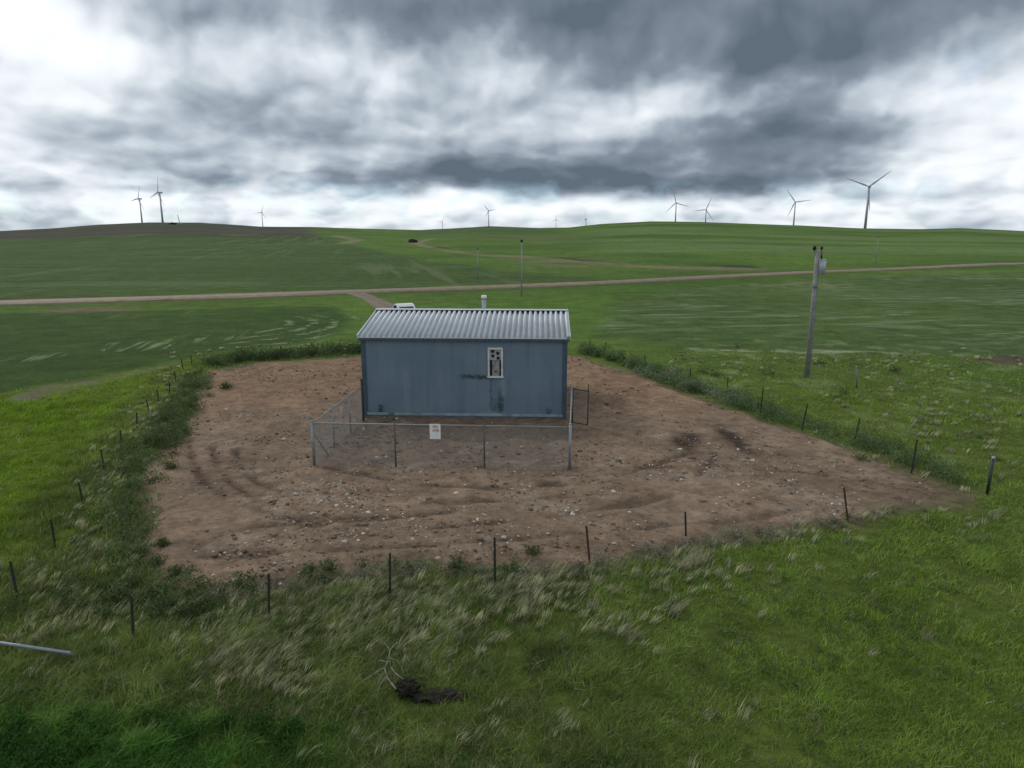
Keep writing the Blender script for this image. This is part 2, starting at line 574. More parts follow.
def landcolour(x, y):
    """soil and crop colours by place"""
    n = fbm(x, y, 14, 2, 4)
    n2 = fbm(x, y, 60, 4, 4)
    n3 = fbm(x, y, 3.0, 9, 3)
    r = np.hypot(x, y)
    c = np.empty(x.shape + (3,))
    grass_a, grass_b = np.array([0.062, 0.114, 0.018]), np.array([0.088, 0.150, 0.026])
    c[:] = grass_a
    c += (grass_b - grass_a) * np.clip((n2 - 0.3) / 0.4, 0, 1)[..., None]
    c *= (0.82 + 0.36 * n)[..., None]

    def blend(mask, col):
        nonlocal c
        mask = np.clip(mask, 0, 1)[..., None]
        c = c * (1 - mask) + np.asarray(col) * mask

    w = sstep(0, 400, r)
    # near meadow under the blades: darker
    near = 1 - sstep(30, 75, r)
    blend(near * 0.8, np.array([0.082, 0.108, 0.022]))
    def soft(P, width): return 1 - sstep(-width, width, sdf(x, y, P) + (n - 0.5) * width * 2.5)
    # lime grass at the left
    lime = (1 - sstep(-9, -5, x - (-0.30 * y))) * (1 - sstep(48, 62, y)) * sstep(13, 20, y)
    blend(lime * 0.75, np.array([0.100, 0.150, 0.012]))
    # crops
    m = soft(FLD_UL, 4.0)
    blend(m, np.array([0.050, 0.086, 0.017]))
    blend(m * np.clip((fbm(x * 0.5, y * 0.8, 120, 12, 5) - 0.46) * 8, 0, 1) * 0.65, np.array([0.058, 0.098, 0.027]))
    m = soft(FLD_LL, 1.0)
    blend(m, np.array([0.045, 0.081, 0.016]))
    m = soft(FLD_R, 2.0)
    blend(m, np.array([0.066, 0.108, 0.027]))
    blend(m * np.clip((fbm(x * 0.4, y, 30, 13, 4) - 0.46) * 5, 0, 1) * 0.75, np.array([0.080, 0.122, 0.042]))
    # dark ploughed hill at the left and dull far middle hill
    ang = np.where(y > 1, CX + F / cp * x / np.maximum(y, 1), -999)
    hill = sstep(480, 640, y) * (1 - sstep(285, 345, ang + (n2 - 0.5) * 60))
    lo = sstep(0, 1, (y - 560) / 260)
    blend(np.clip(hill * sstep(280, 560, y + (n2 - 0.5) * 360), 0, 1) * 0.9, np.array([0.052, 0.048, 0.040]))
    blend(np.clip(hill * lo, 0, 1) * 0.6 * np.clip((fbm(x, y, 90, 21, 3) - 0.48) * 5, 0, 1), np.array([0.085, 0.075, 0.055]))
    mid = sstep(700, 1100, y) * sstep(400, 440, ang) * (1 - sstep(530, 580, ang))
    blend(mid * 0.55, np.array([0.055, 0.085, 0.040]))
    c2 = gp(535, 238)
    e = np.exp(-(((x - c2.x) / 60) ** 2 + ((y - c2.y) / 110) ** 2) * 0.9)
    er = np.exp(-(((x - gp(566, 261).x) / 13) ** 2 + ((y - gp(566, 261).y) / 40) ** 2))
    blend(er * np.clip((n - 0.3) * 3, 0, 1) * 0.8, np.array([0.17, 0.14, 0.09]))
    blend(e * 0.6 * (0.5 + n), np.array([0.120, 0.128, 0.055]))
    # streaky pasture on the right hill
    hr = sstep(200, 330, y) * sstep(560, 640, ang)
    st = fbm(x * 0.20, y + x * 0.22, 105, 31, 5)
    blend(hr * np.clip((st - 0.49) * 11, 0, 1) * 0.75, np.array([0.120, 0.170, 0.058]))
    blend(hr * np.clip((0.45 - st) * 11, 0, 1) * 0.7, np.array([0.042, 0.085, 0.019]))
    # gully and far tracks
    GS = np.array([1.0, 0.22])
    d = dline(x, y * GS[1], GULLY * GS) + (n - 0.5) * 2.5
    blend((1 - sstep(0.8, 3.2, d)) * np.clip(0.35 + (fbm(x, y, 30, 41, 3) - 0.4) * 3, 0, 1) * 0.9, np.array([0.185, 0.150, 0.095]))
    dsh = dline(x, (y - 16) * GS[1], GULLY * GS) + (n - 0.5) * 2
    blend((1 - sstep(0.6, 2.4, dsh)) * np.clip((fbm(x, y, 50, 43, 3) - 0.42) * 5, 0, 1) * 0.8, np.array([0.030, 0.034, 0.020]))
    for P, wd in ((TRK2, 4.0), (TRK3, 5.0)):
        blend((1 - sstep(wd * 0.5, wd, dline(x, y * 0.25, P * np.array([1, 0.25])))) * 0.7, np.array([0.21, 0.18, 0.12]))
    # verges of the road
    dr = dline(x, y, ROADL) + (n - 0.5) * 3
    blend((1 - sstep(4.0, 8.5, dr)) * 0.75, np.array([0.066, 0.080, 0.026]))
    blend((1 - sstep(3.0, 4.8, dr)) * 0.5, np.array([0.13, 0.11, 0.07]))
    for P, wd, col, a in ((BROWN1, 1.5, (0.16, 0.125, 0.085), 0.8), (BROWN2, 0.8, (0.135, 0.115, 0.085), 0.75), (BROWN3, 1.2, (0.12, 0.085, 0.062), 0.9)):
        mk = soft(P, wd) * np.clip(0.4 + (n3 - 0.4) * 4, 0, 1)
        blend(mk * a, np.array(col))
    dp = dline(x, y, PALE_R) + (n3 - 0.5) * 1.6
    blend((1 - sstep(0.2, 0.8, dp)) * 0.8 * np.clip((fbm(x, y * 2, 1.6, 51, 3) - 0.44) * 6, 0, 1), np.array([0.33, 0.33, 0.21]))
    # lime grass at the left, worn earth beside the pad
    dpad = sdf(x, y, PAD)
    blend((1 - sstep(0.1, 0.9, dpad + (n3 - 0.5) * 1.6)) * 0.8, np.array([0.150, 0.112, 0.078]))
    # pale dry spots in the right-hand meadow
    rm = sstep(0, 1, (x - 0.2 * y) / 4) * sstep(24, 30, y) * (1 - sstep(55, 72, y))
    blend(rm * np.clip((fbm(x, y, 1.6, 61, 3) - 0.60) * 7, 0, 1) * 0.6, np.array([0.19, 0.23, 0.10]))
    return np.clip(c, 0.005, 0.9)


# ------------------------------------------------------------------ ground sheet
def build_ground():
    th = np.concatenate([np.linspace(-180, -60, 30, endpoint=False), np.linspace(-60, -42, 40, endpoint=False), np.linspace(-42, 42, 640, endpoint=False), np.linspace(42, 60, 40, endpoint=False), np.linspace(60, 180, 30, endpoint=False)])
    th = np.radians(th)
    rr = np.concatenate([[0.0], np.geomspace(3, 12000, 800)])
    T, RR = np.meshgrid(th, rr)
    X, Y = RR * np.sin(T), RR * np.cos(T)
    Z = hz(X, Y) + (fbm(X, Y, 2.5, 77, 3) - 0.5) * 0.10 * sstep(1.4, 3.5, sdf(X, Y, PAD)) - 0.012
    n, mth = len(rr), len(th)
    V = np.stack([X, Y, Z], -1).reshape(-1, 3)
    i = np.arange(n - 1)[:, None] * mth
    j = np.arange(mth)[None]
    j2 = (j + 1) % mth
    q = np.stack([i + j, i + mth + j, i + mth + j2, i + j2], -1).reshape(-1, 4)[:, ::-1]
    q = q[mth:]
    V[:mth] = (0, 0, 0)
    tri = np.stack([np.zeros(mth, int), mth + np.arange(mth), mth + (np.arange(mth) + 1) % mth], -1)[:, ::-1]
    col = landcolour(X, Y).reshape(-1, 3)
    me = np_mesh('ground', V, q, tri, col, True)
    # crop-row mask
    x, y = X, Y
    sp_ = lambda P, w: 1 - sstep(-w, w, sdf(x, y, P))
    for nm, P in (('rows_a', FLD_UL), ('rows_b', FLD_LL), ('rows_c', FLD_R)):
        a = me.attributes.new(nm, 'FLOAT', 'POINT')
        a.data.foreach_set('value', sp_(P, 1.5).ravel().astype(np.float32))
    m = bpy.data.materials.new('meadow_and_crops')
    m.use_nodes = True
    g = NG(m.node_tree)
    b = g.n['Principled BSDF']
    pos = g.n.new('ShaderNodeNewGeometry').outputs['Position']

    def attr(nm, out='Fac'):
        a = g.n.new('ShaderNodeAttribute')
        a.attribute_name = nm
        return a.outputs[out]
    c = attr('Col', 'Color')
    n1 = g.noise(pos, 0.35, 8, 0.65)
    n2 = g.noise(pos, 2.6, 6, 0.7)
    n3 = g.noise(pos, 0.03, 6, 0.6)
    c = g.mix(1.0, c, g.ramp(n1, [(0.30, (0.62, 0.66, 0.6)), (0.52, (1, 1, 1)), (0.72, (1.38, 1.30, 1.25))]), 'MULTIPLY')
    c = g.mix(1.0, c, g.ramp(n2, [(0.28, (0.60, 0.62, 0.6)), (0.50, (1, 1, 1)), (0.74, (1.45, 1.38, 1.3))]), 'MULTIPLY')
    c = g.mix(1.0, c, g.ramp(n3, [(0.32, (0.82, 0.86, 0.85)), (0.50, (1, 1, 1)), (0.68, (1.22, 1.14, 1.1))]), 'MULTIPLY')
    px, py, pz = g.sep(pos)

    def rows(rot, along, across, thr, wid, patch, pthr):
        ca, sa = math.cos(rot), math.sin(rot)
        u = g.add(g.mul(px, ca), g.mul(py, sa))
        v = g.add(g.mul(px, -sa), g.mul(py, ca))
        s = g.noise(g.xyz(g.mul(u, along), g.mul(v, across), 0.0), 1.0, 4, 0.6)
        p = g.noise(g.xyz(g.mul(u, patch), g.mul(v, patch * 1.6), 5.0), 1.0, 4, 0.6)
        return g.mul(g.rng(s, thr, thr + wid), g.rng(p, pthr, pthr + 0.12))
    ra = g.mul(attr('rows_a'), rows(R(8), 0.010, 0.05, 0.52, 0.10, 0.010, 0.44))
    c = g.mix(g.mul(ra, 0.45), c, (0.120, 0.148, 0.070))
    ra2 = g.mul(attr('rows_a'), rows(R(102), 0.007, 0.16, 0.53, 0.07, 0.007, 0.46))
    c = g.mix(g.mul(ra2, 0.50), c, (0.125, 0.150, 0.075))
    rd_ = g.mul(attr('rows_a'), rows(R(12), 0.012, 0.09, 0.56, 0.08, 0.014, 0.47))
    c = g.mix(g.mul(rd_, 0.45), c, (0.024, 0.046, 0.012))
    wob = g.mul(g.sub(g.noise(pos, 0.5, 4, 0.6), 0.5), 2.0)
    # short pale dashes where the drill rows stayed bare, bending at the headland
    P1, P2 = gp(60, 352), gp(235, 337)
    lim = g.mul(g.rng(px, P1.x - 12, P1.x + 2), g.rng(px, P2.x - 2, P2.x + 2, 1.0, 0.0))
    bandc = g.sub(py, g.add(P1.y, g.mul(g.sub(px, P1.x), (P2.y - P1.y) / (P2.x - P1.x))))
    lim = g.mul(lim, g.rng(g.m('ABSOLUTE', g.add(bandc, g.mul(wob, 2.0))), 2.0, 4.5, 1.0, 0.0))
    rb = g.mul(g.mul(attr('rows_b'), lim), rows(R(100), 0.10, 1.15, 0.50, 0.08, 0.16, 0.44))
    c = g.mix(g.mul(rb, 0.62), c, (0.26, 0.28, 0.165))
    rb0 = g.mul(attr('rows_b'), rows(R(96), 0.06, 1.0, 0.55, 0.08, 0.05, 0.52))
    c = g.mix(g.mul(rb0, 0.40), c, (0.16, 0.19, 0.09))
    Q = gp(238, 326)
    rr_ = g.m('SQRT', g.add(g.m('POWER', g.sub(px, Q.x), 2.0), g.m('POWER', g.mul(g.sub(py, Q.y), 0.8), 2.0)))
    arc = g.m('SINE', g.mul(g.add(rr_, wob), 2.9))
    E_ = gp(346, 325)
    am = g.mul(g.rng(px, gp(268, 325).x, gp(282, 325).x), g.rng(px, E_.x - 1, E_.x + 1, 1.0, 0.0))
    am = g.mul(am, g.rng(g.m('ABSOLUTE', g.sub(py, Q.y - 2)), 9.0, 13.0, 1.0, 0.0))
    am = g.mul(g.mul(am, g.rng(arc, 0.35, 0.8)), g.rng(g.noise(pos, 0.45, 4, 0.65), 0.44, 0.56))
    c = g.mix(g.mul(am, 0.60), c, (0.26, 0.28, 0.165))
    rc = g.mul(attr('rows_c'), rows(R(6), 0.10, 0.42, 0.51, 0.10, 0.030, 0.43))
    c = g.mix(g.mul(rc, 0.55), c, (0.19, 0.215, 0.120))
    rc2 = g.mul(attr('rows_c'), rows(R(3), 0.25, 0.8, 0.53, 0.07, 0.045, 0.50))
    c = g.mix(g.mul(rc2, 0.50), c, (0.30, 0.31, 0.19))
    rc3 = g.mul(attr('rows_c'), rows(R(-14), 0.012, 0.12, 0.52, 0.10, 0.02, 0.46))
    c = g.mix(g.mul(rc3, 0.40), c, (0.095, 0.115, 0.050))
    g.l.new(c, b.inputs['Base Color'])
    b.inputs['Roughness'].default_value = 0.95
    b.inputs['Specular IOR Level'].default_value = 0.08
    bn = g.n.new('ShaderNodeBump')
    bn.inputs['Strength'].default_value = 0.7
    bn.inputs['Distance'].default_value = 0.25
    g.l.new(g.noise(pos, 1.7, 8, 0.7), bn.inputs['Height'])
    g.l.new(bn.outputs[0], b.inputs['Normal'])
    tag(link('ground', me, m), kind='structure')


build_ground()


# ------------------------------------------------------------------ bare dirt pad
RUTS = [gpoly(p) for p in (
    [(190, 440), (192, 462), (203, 482), (222, 498), (255, 512), (300, 522)], [(212, 450), (217, 468), (231, 486), (258, 502), (300, 512)], [(236, 452), (240, 468), (252, 482), (280, 494)],
    [(196, 552), (215, 541), (242, 532), (275, 527), (320, 528)], [(270, 520), (330, 522), (390, 520), (450, 514)], [(200, 560), (300, 552), (420, 548), (520, 541), (620, 532), (720, 524), (800, 513)],
    [(430, 530), (500, 524), (580, 515), (640, 505), (700, 489), (735, 470)], [(600, 512), (660, 497), (700, 476), (715, 455)],
    [(640, 470), (720, 468), (800, 474), (860, 482)], [(330, 470), (420, 488), (520, 490), (620, 478), (690, 455)], [(420, 505), (520, 503), (610, 493)])]
DAMP = [gp(690, 440), gp(734, 441), gp(728, 436), gp(683, 446), gp(742, 447)]


def build_pad():
    x0, y0 = PAD.min(0) - 1
    x1, y1 = PAD.max(0) + 1
    st = 0.11
    xs, ys = np.arange(x0, x1, st), np.arange(y0, y1, st)
    X, Y = np.meshgrid(xs, ys)
    S = sdf(X, Y, PAD) + (fbm(X, Y, 1.6, 5, 4) - 0.5) * 2.2
    inner = sstep(0, 0.8, -S)
    rut = np.zeros_like(X)
    lip = np.zeros_like(X)
    wob = (fbm(X, Y, 1.3, 15, 3) - 0.5) * 0.9
    for ir, P in enumerate(RUTS):
        gain = 1.0 if ir < 3 else 0.75
        d = np.abs(dline(X, Y, P) + wob * (0.4 if ir < 3 else 0.55))
        brk = np.clip((fbm(X, Y, 2.2, 25, 3) - 0.30) * 5, 0, 1)
        rut = np.maximum(rut, gain * np.exp(-(d / 0.16) ** 2) * brk)
        lip = np.maximum(lip, gain * np.exp(-((d - 0.38) / 0.16) ** 2) * brk)
    rough = fbm(X, Y, 0.55, 35, 3) - 0.5
    broad = fbm(X, Y, 4.5, 45, 3) - 0.5
    rough2 = fbm(X, Y, 0.28, 36, 2) - 0.5
    near = 1 - sstep(14, 30, Y) * 0.5
    Z = -0.05 + sstep(0, 0.5, -S) * 0.06 + inner * (0.075 + rough * 0.060 * near + rough2 * 0.05 + broad * 0.05 - rut * 0.070 + lip * 0.028)
    base = np.array([0.200, 0.142, 0.097])
    n = fbm(X, Y, 3.5, 55, 4)
    n2 = fbm(X, Y, 0.6, 65, 3)
    c = base * (0.72 + 0.50 * n)[..., None] * (0.80 + 0.40 * n2)[..., None]
    back = sstep(30, 40, Y)[..., None]
    c = c * (1 - back) + c * np.array([1.16, 1.06, 0.98]) * back
    dk = np.clip(rut * 0.85 + np.clip((fbm(X, Y * 2.2, 2.4, 75, 4) - 0.57) * 6, 0, 1) * 0.30 * (1 - sstep(26, 34, Y)), 0, 1)
    for k, p in enumerate(DAMP):
        q = ((X - p.x) / 0.42) ** 2 + ((Y - p.y) / (0.8 + 0.15 * k)) ** 2
        dk = np.maximum(dk, np.exp(-q * 0.9) * np.clip((n2 - 0.05) * 3.5, 0, 1) * 1.3)
    # greyer inside the fenced yard: wire mesh veil painted into the dirt
    yard = gpoly([(313, 466), (363, 420), (568, 420), (570, 471)])
    ym = (1 - sstep(-0.6, 0.6, sdf(X, Y, yard)))[..., None]
    c = c * (1 - ym * 0.45) + np.array([0.105, 0.082, 0.068]) * ym * 0.45
    dk = np.clip(dk, 0, 1)
    c = c * (1 - dk[..., None]) + c * np.array([0.27, 0.26, 0.27]) * dk[..., None]
    pale = np.clip((fbm(X, Y * 1.6, 1.2, 85, 4) - 0.60) * 7, 0, 1)[..., None] * 0.35 * (1 - back)
    c = c * (1 - pale) + np.array([0.29, 0.24, 0.185]) * pale
    ok = S < 0
    idx = -np.ones(X.shape, int)
    cell = ok[:-1, :-1] & ok[1:, :-1] & ok[:-1, 1:] & ok[1:, 1:]
    use = np.zeros(X.shape, bool)
    use[:-1, :-1] |= cell; use[1:, :-1] |= cell; use[:-1, 1:] |= cell; use[1:, 1:] |= cell
    idx[use] = np.arange(use.sum())
    V = np.stack([X, Y, Z], -1)[use]
    q = np.stack([idx[:-1, :-1], idx[:-1, 1:], idx[1:, 1:], idx[1:, :-1]], -1)[cell]
    me = np_mesh('dirt_pad', V, q, None, c[use], True)
    m = bpy.data.materials.new('bare_dirt')
    m.use_nodes = True
    g = NG(m.node_tree)
    b = g.n['Principled BSDF']
    a = g.n.new('ShaderNodeAttribute'); a.attribute_name = 'Col'
    pos = g.n.new('ShaderNodeNewGeometry').outputs['Position']
    n1 = g.noise(pos, 5.0, 9, 0.72)
    n2 = g.noise(pos, 22.0, 5, 0.7)
    cc = g.mix(1.0, a.outputs['Color'], g.ramp(n1, [(0.32, (0.62, 0.60, 0.59)), (0.50, (1, 1, 1)), (0.70, (1.30, 1.28, 1.26))]), 'MULTIPLY')
    cc = g.mix(1.0, cc, g.ramp(g.noise(pos, 1.3, 6, 0.7), [(0.34, (0.72, 0.70, 0.70)), (0.5, (1, 1, 1)), (0.66, (1.2, 1.2, 1.18))]), 'MULTIPLY')
    cc = g.mix(g.rng(n2, 0.66, 0.74, 0, 0.5), cc, (0.36, 0.32, 0.27))
    g.l.new(cc, b.inputs['Base Color'])
    b.inputs['Roughness'].default_value = 0.95
    b.inputs['Specular IOR Level'].default_value = 0.1
    bn = g.n.new('ShaderNodeBump')
    bn.inputs['Strength'].default_value = 0.8
    bn.inputs['Distance'].default_value = 0.05
    g.l.new(n1, bn.inputs['Height'])
    g.l.new(bn.outputs[0], b.inputs['Normal'])
    tag(link('dirt_pad', me, m), kind='structure')


build_pad()


# ------------------------------------------------------------------ roads
def strip(name, P, width, lift, m, step=1.5, wvar=0.0, tint=(0.20, 0.160, 0.118)):
    P = np.asarray(P)
    pts = []
    for i in range(len(P) - 1):
        n = max(2, int(np.hypot(*(P[i + 1] - P[i])) / step))
        for k in range(n): pts.append(P[i] + (P[i + 1] - P[i]) * k / n)
    pts.append(P[-1])
    pts = np.array(pts)
    for _ in range(30): pts[1:-1] = (pts[:-2] + 2 * pts[1:-1] + pts[2:]) / 4
    tg = np.gradient(pts, axis=0)
    tg /= np.linalg.norm(tg, axis=1)[:, None]
    nn = np.stack([-tg[:, 1], tg[:, 0]], 1)
    K = 9
    offs = np.linspace(-0.5, 0.5, K)
    wv = width * (1 + wvar * (fbm(pts[:, 0], pts[:, 1], 9, 3, 3) - 0.5))
    X = pts[:, None, 0] + nn[:, None, 0] * offs[None] * wv[:, None]
    Y = pts[:, None, 1] + nn[:, None, 1] * offs[None] * wv[:, None]
    crown = np.maximum(0.0, 1 - (offs * 2) ** 2)[None]
    Z = hz(X, Y) - 0.08 + (0.10 + lift) * np.minimum(1, crown * 2.2)
    V = np.stack([X, Y, Z], -1).reshape(-1, 3)
    i = np.arange(len(pts) - 1)[:, None] * K
    j = np.arange(K - 1)[None]
    q = np.stack([i + j, i + j + 1, i + K + j + 1, i + K + j], -1).reshape(-1, 4)[:, ::-1]
    off = np.broadcast_to(np.abs(offs)[None], X.shape).reshape(-1)
    wheel = np.exp(-((off - 0.2) / 0.09) ** 2)
    col = np.array(tint)[None] * (0.9 + 0.22 * wheel)[:, None] * (0.85 + 0.3 * fbm(X, Y, 6, 71, 3).reshape(-1))[:, None]
    me = np_mesh(name, V, q, None, col, True)
    return tag(link(name, me, m), kind='structure')


M_GRAVEL = leaf_mat('gravel_surface', 0.0, 1.0)
strip('gravel_road', ROADL, 5.4, 0.18, M_GRAVEL, 2.0, 0.45, (0.205, 0.155, 0.102))
tr_ = strip('access_track', TRACKL, 2.7, 0.03, M_GRAVEL, 1.0, 1.1, (0.150, 0.110, 0.074))


# ------------------------------------------------------------------ shed
def wall_mat():
    m = bpy.data.materials.new('blue_metal_siding')
    m.use_nodes = True
    g = NG(m.node_tree)
    b = g.n['Principled BSDF']
    o = g.n.new('ShaderNodeTexCoord').outputs['Object']
    x, y, z = g.sep(o)
    n1 = g.noise(o, 0.55, 6, 0.6)
    nv = g.noise(g.xyz(g.mul(x, 2.2), g.mul(y, 2.2), g.mul(z, 0.22)), 1.0, 6, 0.6)
    nf = g.noise(o, 4.0, 7, 0.75)
    c = g.mix(g.rng(n1, 0.3, 0.7), (0.120, 0.174, 0.226), (0.148, 0.206, 0.256))
    c = g.mix(g.rng(nv, 0.50, 0.72, 0, 0.35), c, (0.185, 0.225, 0.255))     # chalky runs
    c = g.mix(g.rng(nv, 0.46, 0.30, 0, 0.30), c, (0.070, 0.098, 0.125))
    # panel seams
    fr = g.m('FRACT', g.mul(g.add(x, 20.0), 1 / 1.22))
    seam = g.rng(g.m('ABSOLUTE', g.sub(fr, 0.5)), 0.485, 0.497, 0, 0.35)
    c = g.mix(seam, c, (0.06, 0.085, 0.11))
    # stains: (centre x, half x, centre z, half z, strength)
    wx = g.add(x, g.mul(g.sub(g.noise(o, 2.6, 6, 0.75), 0.5), 0.55))
    wz = g.add(z, g.mul(g.sub(g.noise(o, 3.1, 6, 0.75), 0.5), 0.50))
    for (sx, hx, szz, h, k, colr) in STAINS:
        mx = g.rng(g.m('ABSOLUTE', g.sub(wx, sx)), hx * 0.2, hx * 1.15, 1.0, 0.0)
        mz = g.rng(g.m('ABSOLUTE', g.sub(wz, szz)), h * 0.4, h * 1.15, 1.0, 0.0)
        c = g.mix(g.mul(g.mul(mx, mz), g.mul(g.rng(nf, 0.25, 0.6), k)), c, colr)
    # splash dirt low on the wall
    c = g.mix(g.mul(g.rng(g.add(z, g.mul(nv, 0.5)), 0.35, 0.75, 1.0, 0.0), 0.35), c, (0.085, 0.10, 0.105))
    g.l.new(c, b.inputs['Base Color'])
    b.inputs['Roughness'].default_value = 0.55
    b.inputs['Specular IOR Level'].default_value = 0.3
    return m


A, B = gp(364.8, 418.6), gp(565.6, 421.0)
WID = (B - A).length
YAW = math.atan2(B.y - A.y, B.x - A.x)
EAVE = 3.62
Ym = (A.y + B.y) / 2
EAVE = (at(465, 339.2, Ym)).z
RISE, HALF = 0.76, 3.95
DK = (0.022, 0.030, 0.038)
LT = (0.26, 0.30, 0.31)


def wx_of(px): return (px - 363.5) / (567 - 363.5) * WID


def wz_of(py): return (418.8 - py) / (418.8 - 339.5) * EAVE


STAINS = [
    (wx_of(480), 1.05, wz_of(376.2), 0.13, 0.95, DK), (wx_of(470), 0.5, wz_of(375), 0.10, 0.6, DK), (wx_of(501.5), 0.16, wz_of(402), 0.85, 0.75, DK),
    (wx_of(498), 0.42, wz_of(404), 0.40, 0.5, DK), (wx_of(380), 0.17, wz_of(410), 0.34, 0.95, DK), (wx_of(550), 0.17, wz_of(411), 0.30, 0.85, DK),
    (wx_of(504.5), 0.15, wz_of(386), 0.62, 0.5, LT), (wx_of(492), 0.75, wz_of(411.5), 0.05, 0.7, LT), (wx_of(407), 0.24, wz_of(388), 1.3, 0.30, LT),
    (wx_of(492.5), 0.06, wz_of(390), 0.9, 0.6, DK), (wx_of(366), 0.25, wz_of(414), 0.2, 0.9, DK),
]
shed = empty('utility_shed', (A.x, A.y, 0), YAW)
tag(shed, 'blue metal utility shed with pale ribbed roof in the middle of the dirt pad', 'shed')
M_WALL = wall_mat()
M_TRIM = mat('blue_trim', (0.055, 0.085, 0.115), 0.5, 0.0, 0.3, 0.15, 3.0)
M_FLASH = mat('pale_base_flashing', (0.23, 0.29, 0.31), 0.55, 0.0, 0.3, 0.2, 2.0, dirt=(0.07, 0.085, 0.09, 0.8))
M_CONC = mat('stained_concrete', (0.115, 0.125, 0.12), 0.9, 0.0, 0.2, 0.3, 2.5, 0.4, 20, dirt=(0.05, 0.055, 0.045, 0.7))
M_ROOF = mat('roof_sheet', (0.50, 0.525, 0.55), 0.5, 0.15, 0.4, 0.08, 0.8, dirt=(0.36, 0.36, 0.34, 0.4))
DEP = 2 * HALF
w = MB()
bm = w.bm
zb = 0.16
prof = [(0, zb), (DEP, zb), (DEP, EAVE), (HALF, EAVE + RISE - 0.06), (0, EAVE)]
w.prism(prof, (0, 0, 0), (WID, 0, 0), (0, 1, 0), (0, 0, 1))
w.build('wall', M_WALL, shed)
MB().box((WID / 2, HALF, zb / 2 - 0.1), (WID + 0.10, DEP + 0.10, zb + 0.2 - 0.004)).build('foundation', M_CONC, shed)
MB().box((WID / 2, -0.022, zb + 0.105), (WID - 0.30, 0.036, 0.13), bev=0.008).build('base_flashing', M_FLASH, shed)
for s in (0, 1):
    xx = 0.08 if s == 0 else WID - 0.08
    MB().box((xx, -0.014, (EAVE + zb) / 2 - 0.03), (0.22, 0.034, EAVE - zb - 0.10)).build('corner_trim', M_TRIM, shed)
# roof: ribbed sheets on both slopes
OVE, OVG = 0.16, 0.13
ang = math.atan2(RISE, HALF)


def roof_half(side):
    nper = 38
    x0, x1 = -OVG, WID + OVG
    p = (x1 - x0) / nper
    h = 0.135
    prof = []
    for i in range(nper):
        b0 = x0 + i * p
        prof += [(b0, 0), (b0 + p * 0.46, 0), (b0 + p * 0.51, h), (b0 + p * 0.95, h)]
    prof.append((x1, 0))
    y_e, y_r = (-OVE, HALF - 0.02)
    z_e = EAVE + 0.09 - OVE * math.tan(ang)
    z_r = EAVE + 0.09 + (HALF - 0.02) * math.tan(ang)
    V, q = [], []
    for (yy, zz) in ((y_e, z_e), (y_r, z_r)):
        for (a_, b_) in prof: V.append((a_, yy, zz + b_))
    for (yy, zz) in ((y_e, z_e), (y_r, z_r)):
        for (a_, b_) in prof: V.append((a_, yy, zz + b_ - 0.012))
    n = len(prof)
    for i in range(n - 1):
        q.append((i, i + 1, n + i + 1, n + i))
        q.append((2 * n + i + 1, 2 * n + i, 3 * n + i, 3 * n + i + 1))
        q.append((i + 1, i, 2 * n + i, 2 * n + i + 1))
    for i in range(nper - 1): q.append((4 * i + 1, 4 * i + 4, 4 * i + 3, 4 * i + 2))
    V = np.array(V)
    if side: V[:, 1] = DEP - V[:, 1]; q = [t[::-1] for t in q]
    return V, np.array(q)


V0, q0 = roof_half(0)
V1, q1 = roof_half(1)
roof = link('roof', np_mesh('roof', np.concatenate([V0, V1]), np.concatenate([q0, q1 + len(V0)])), M_ROOF, shed)
rc = MB()
zt = EAVE + 0.09 + HALF * math.tan(ang) + 0.185
for s in (-1, 1):
    rot = Matrix.Rotation(-s * ang, 3, 'X')
    rc.box((WID / 2, HALF + s * 0.10, zt - 0.025), (WID + 2 * OVG + 0.06, 0.215, 0.018), rot)
rc.build('ridge_cap', M_ROOF, roof)
M_BLK = mat('shade_and_latch_black', (0.02, 0.021, 0.023), 0.9, var=0.1)
MB().box((WID / 2, HALF, zt - 0.115), (WID + 2 * OVG - 0.1, 0.22, 0.12)).build('ridge_gap_shade', M_BLK, roof)  # black block: shade of the open rib ends under the cap, as colour
for s_ in (0, 1):
    yy = -OVE + 0.03 if s_ == 0 else DEP + OVE - 0.03
    MB().box((WID / 2, yy, EAVE + 0.045 - OVE * math.tan(ang) - 0.03), (WID + 2 * OVG - 0.02, 0.025, 0.13)).build('fascia', M_TRIM, roof)
for s_ in (-OVG - 0.02, WID + OVG + 0.02):
    for t in (0, 1):
        y_a, y_b = (-OVE, HALF) if t == 0 else (DEP + OVE, HALF)
        a_ = Vector((s_, y_a, EAVE + 0.13 - OVE * math.tan(ang)))
        b_ = Vector((s_, y_b, EAVE + 0.13 + HALF * math.tan(ang)))
        d_ = b_ - a_
        rk = MB()
        rk.box((a_ + b_) / 2, (0.045, d_.length, 0.19), Matrix.Rotation(math.atan2(d_.z, d_.y), 3, 'X') if t == 0 else Matrix.Rotation(math.atan2(-d_.z, -d_.y), 3, 'X'))
        rk.build('rake_trim', M_ROOF, roof)
# soffit boards close the eaves
MB().box((WID / 2, -OVE / 2 + 0.02, EAVE - 0.075), (WID + 0.1, OVE - 0.05, 0.02)).build('soffit', M_TRIM, roof)
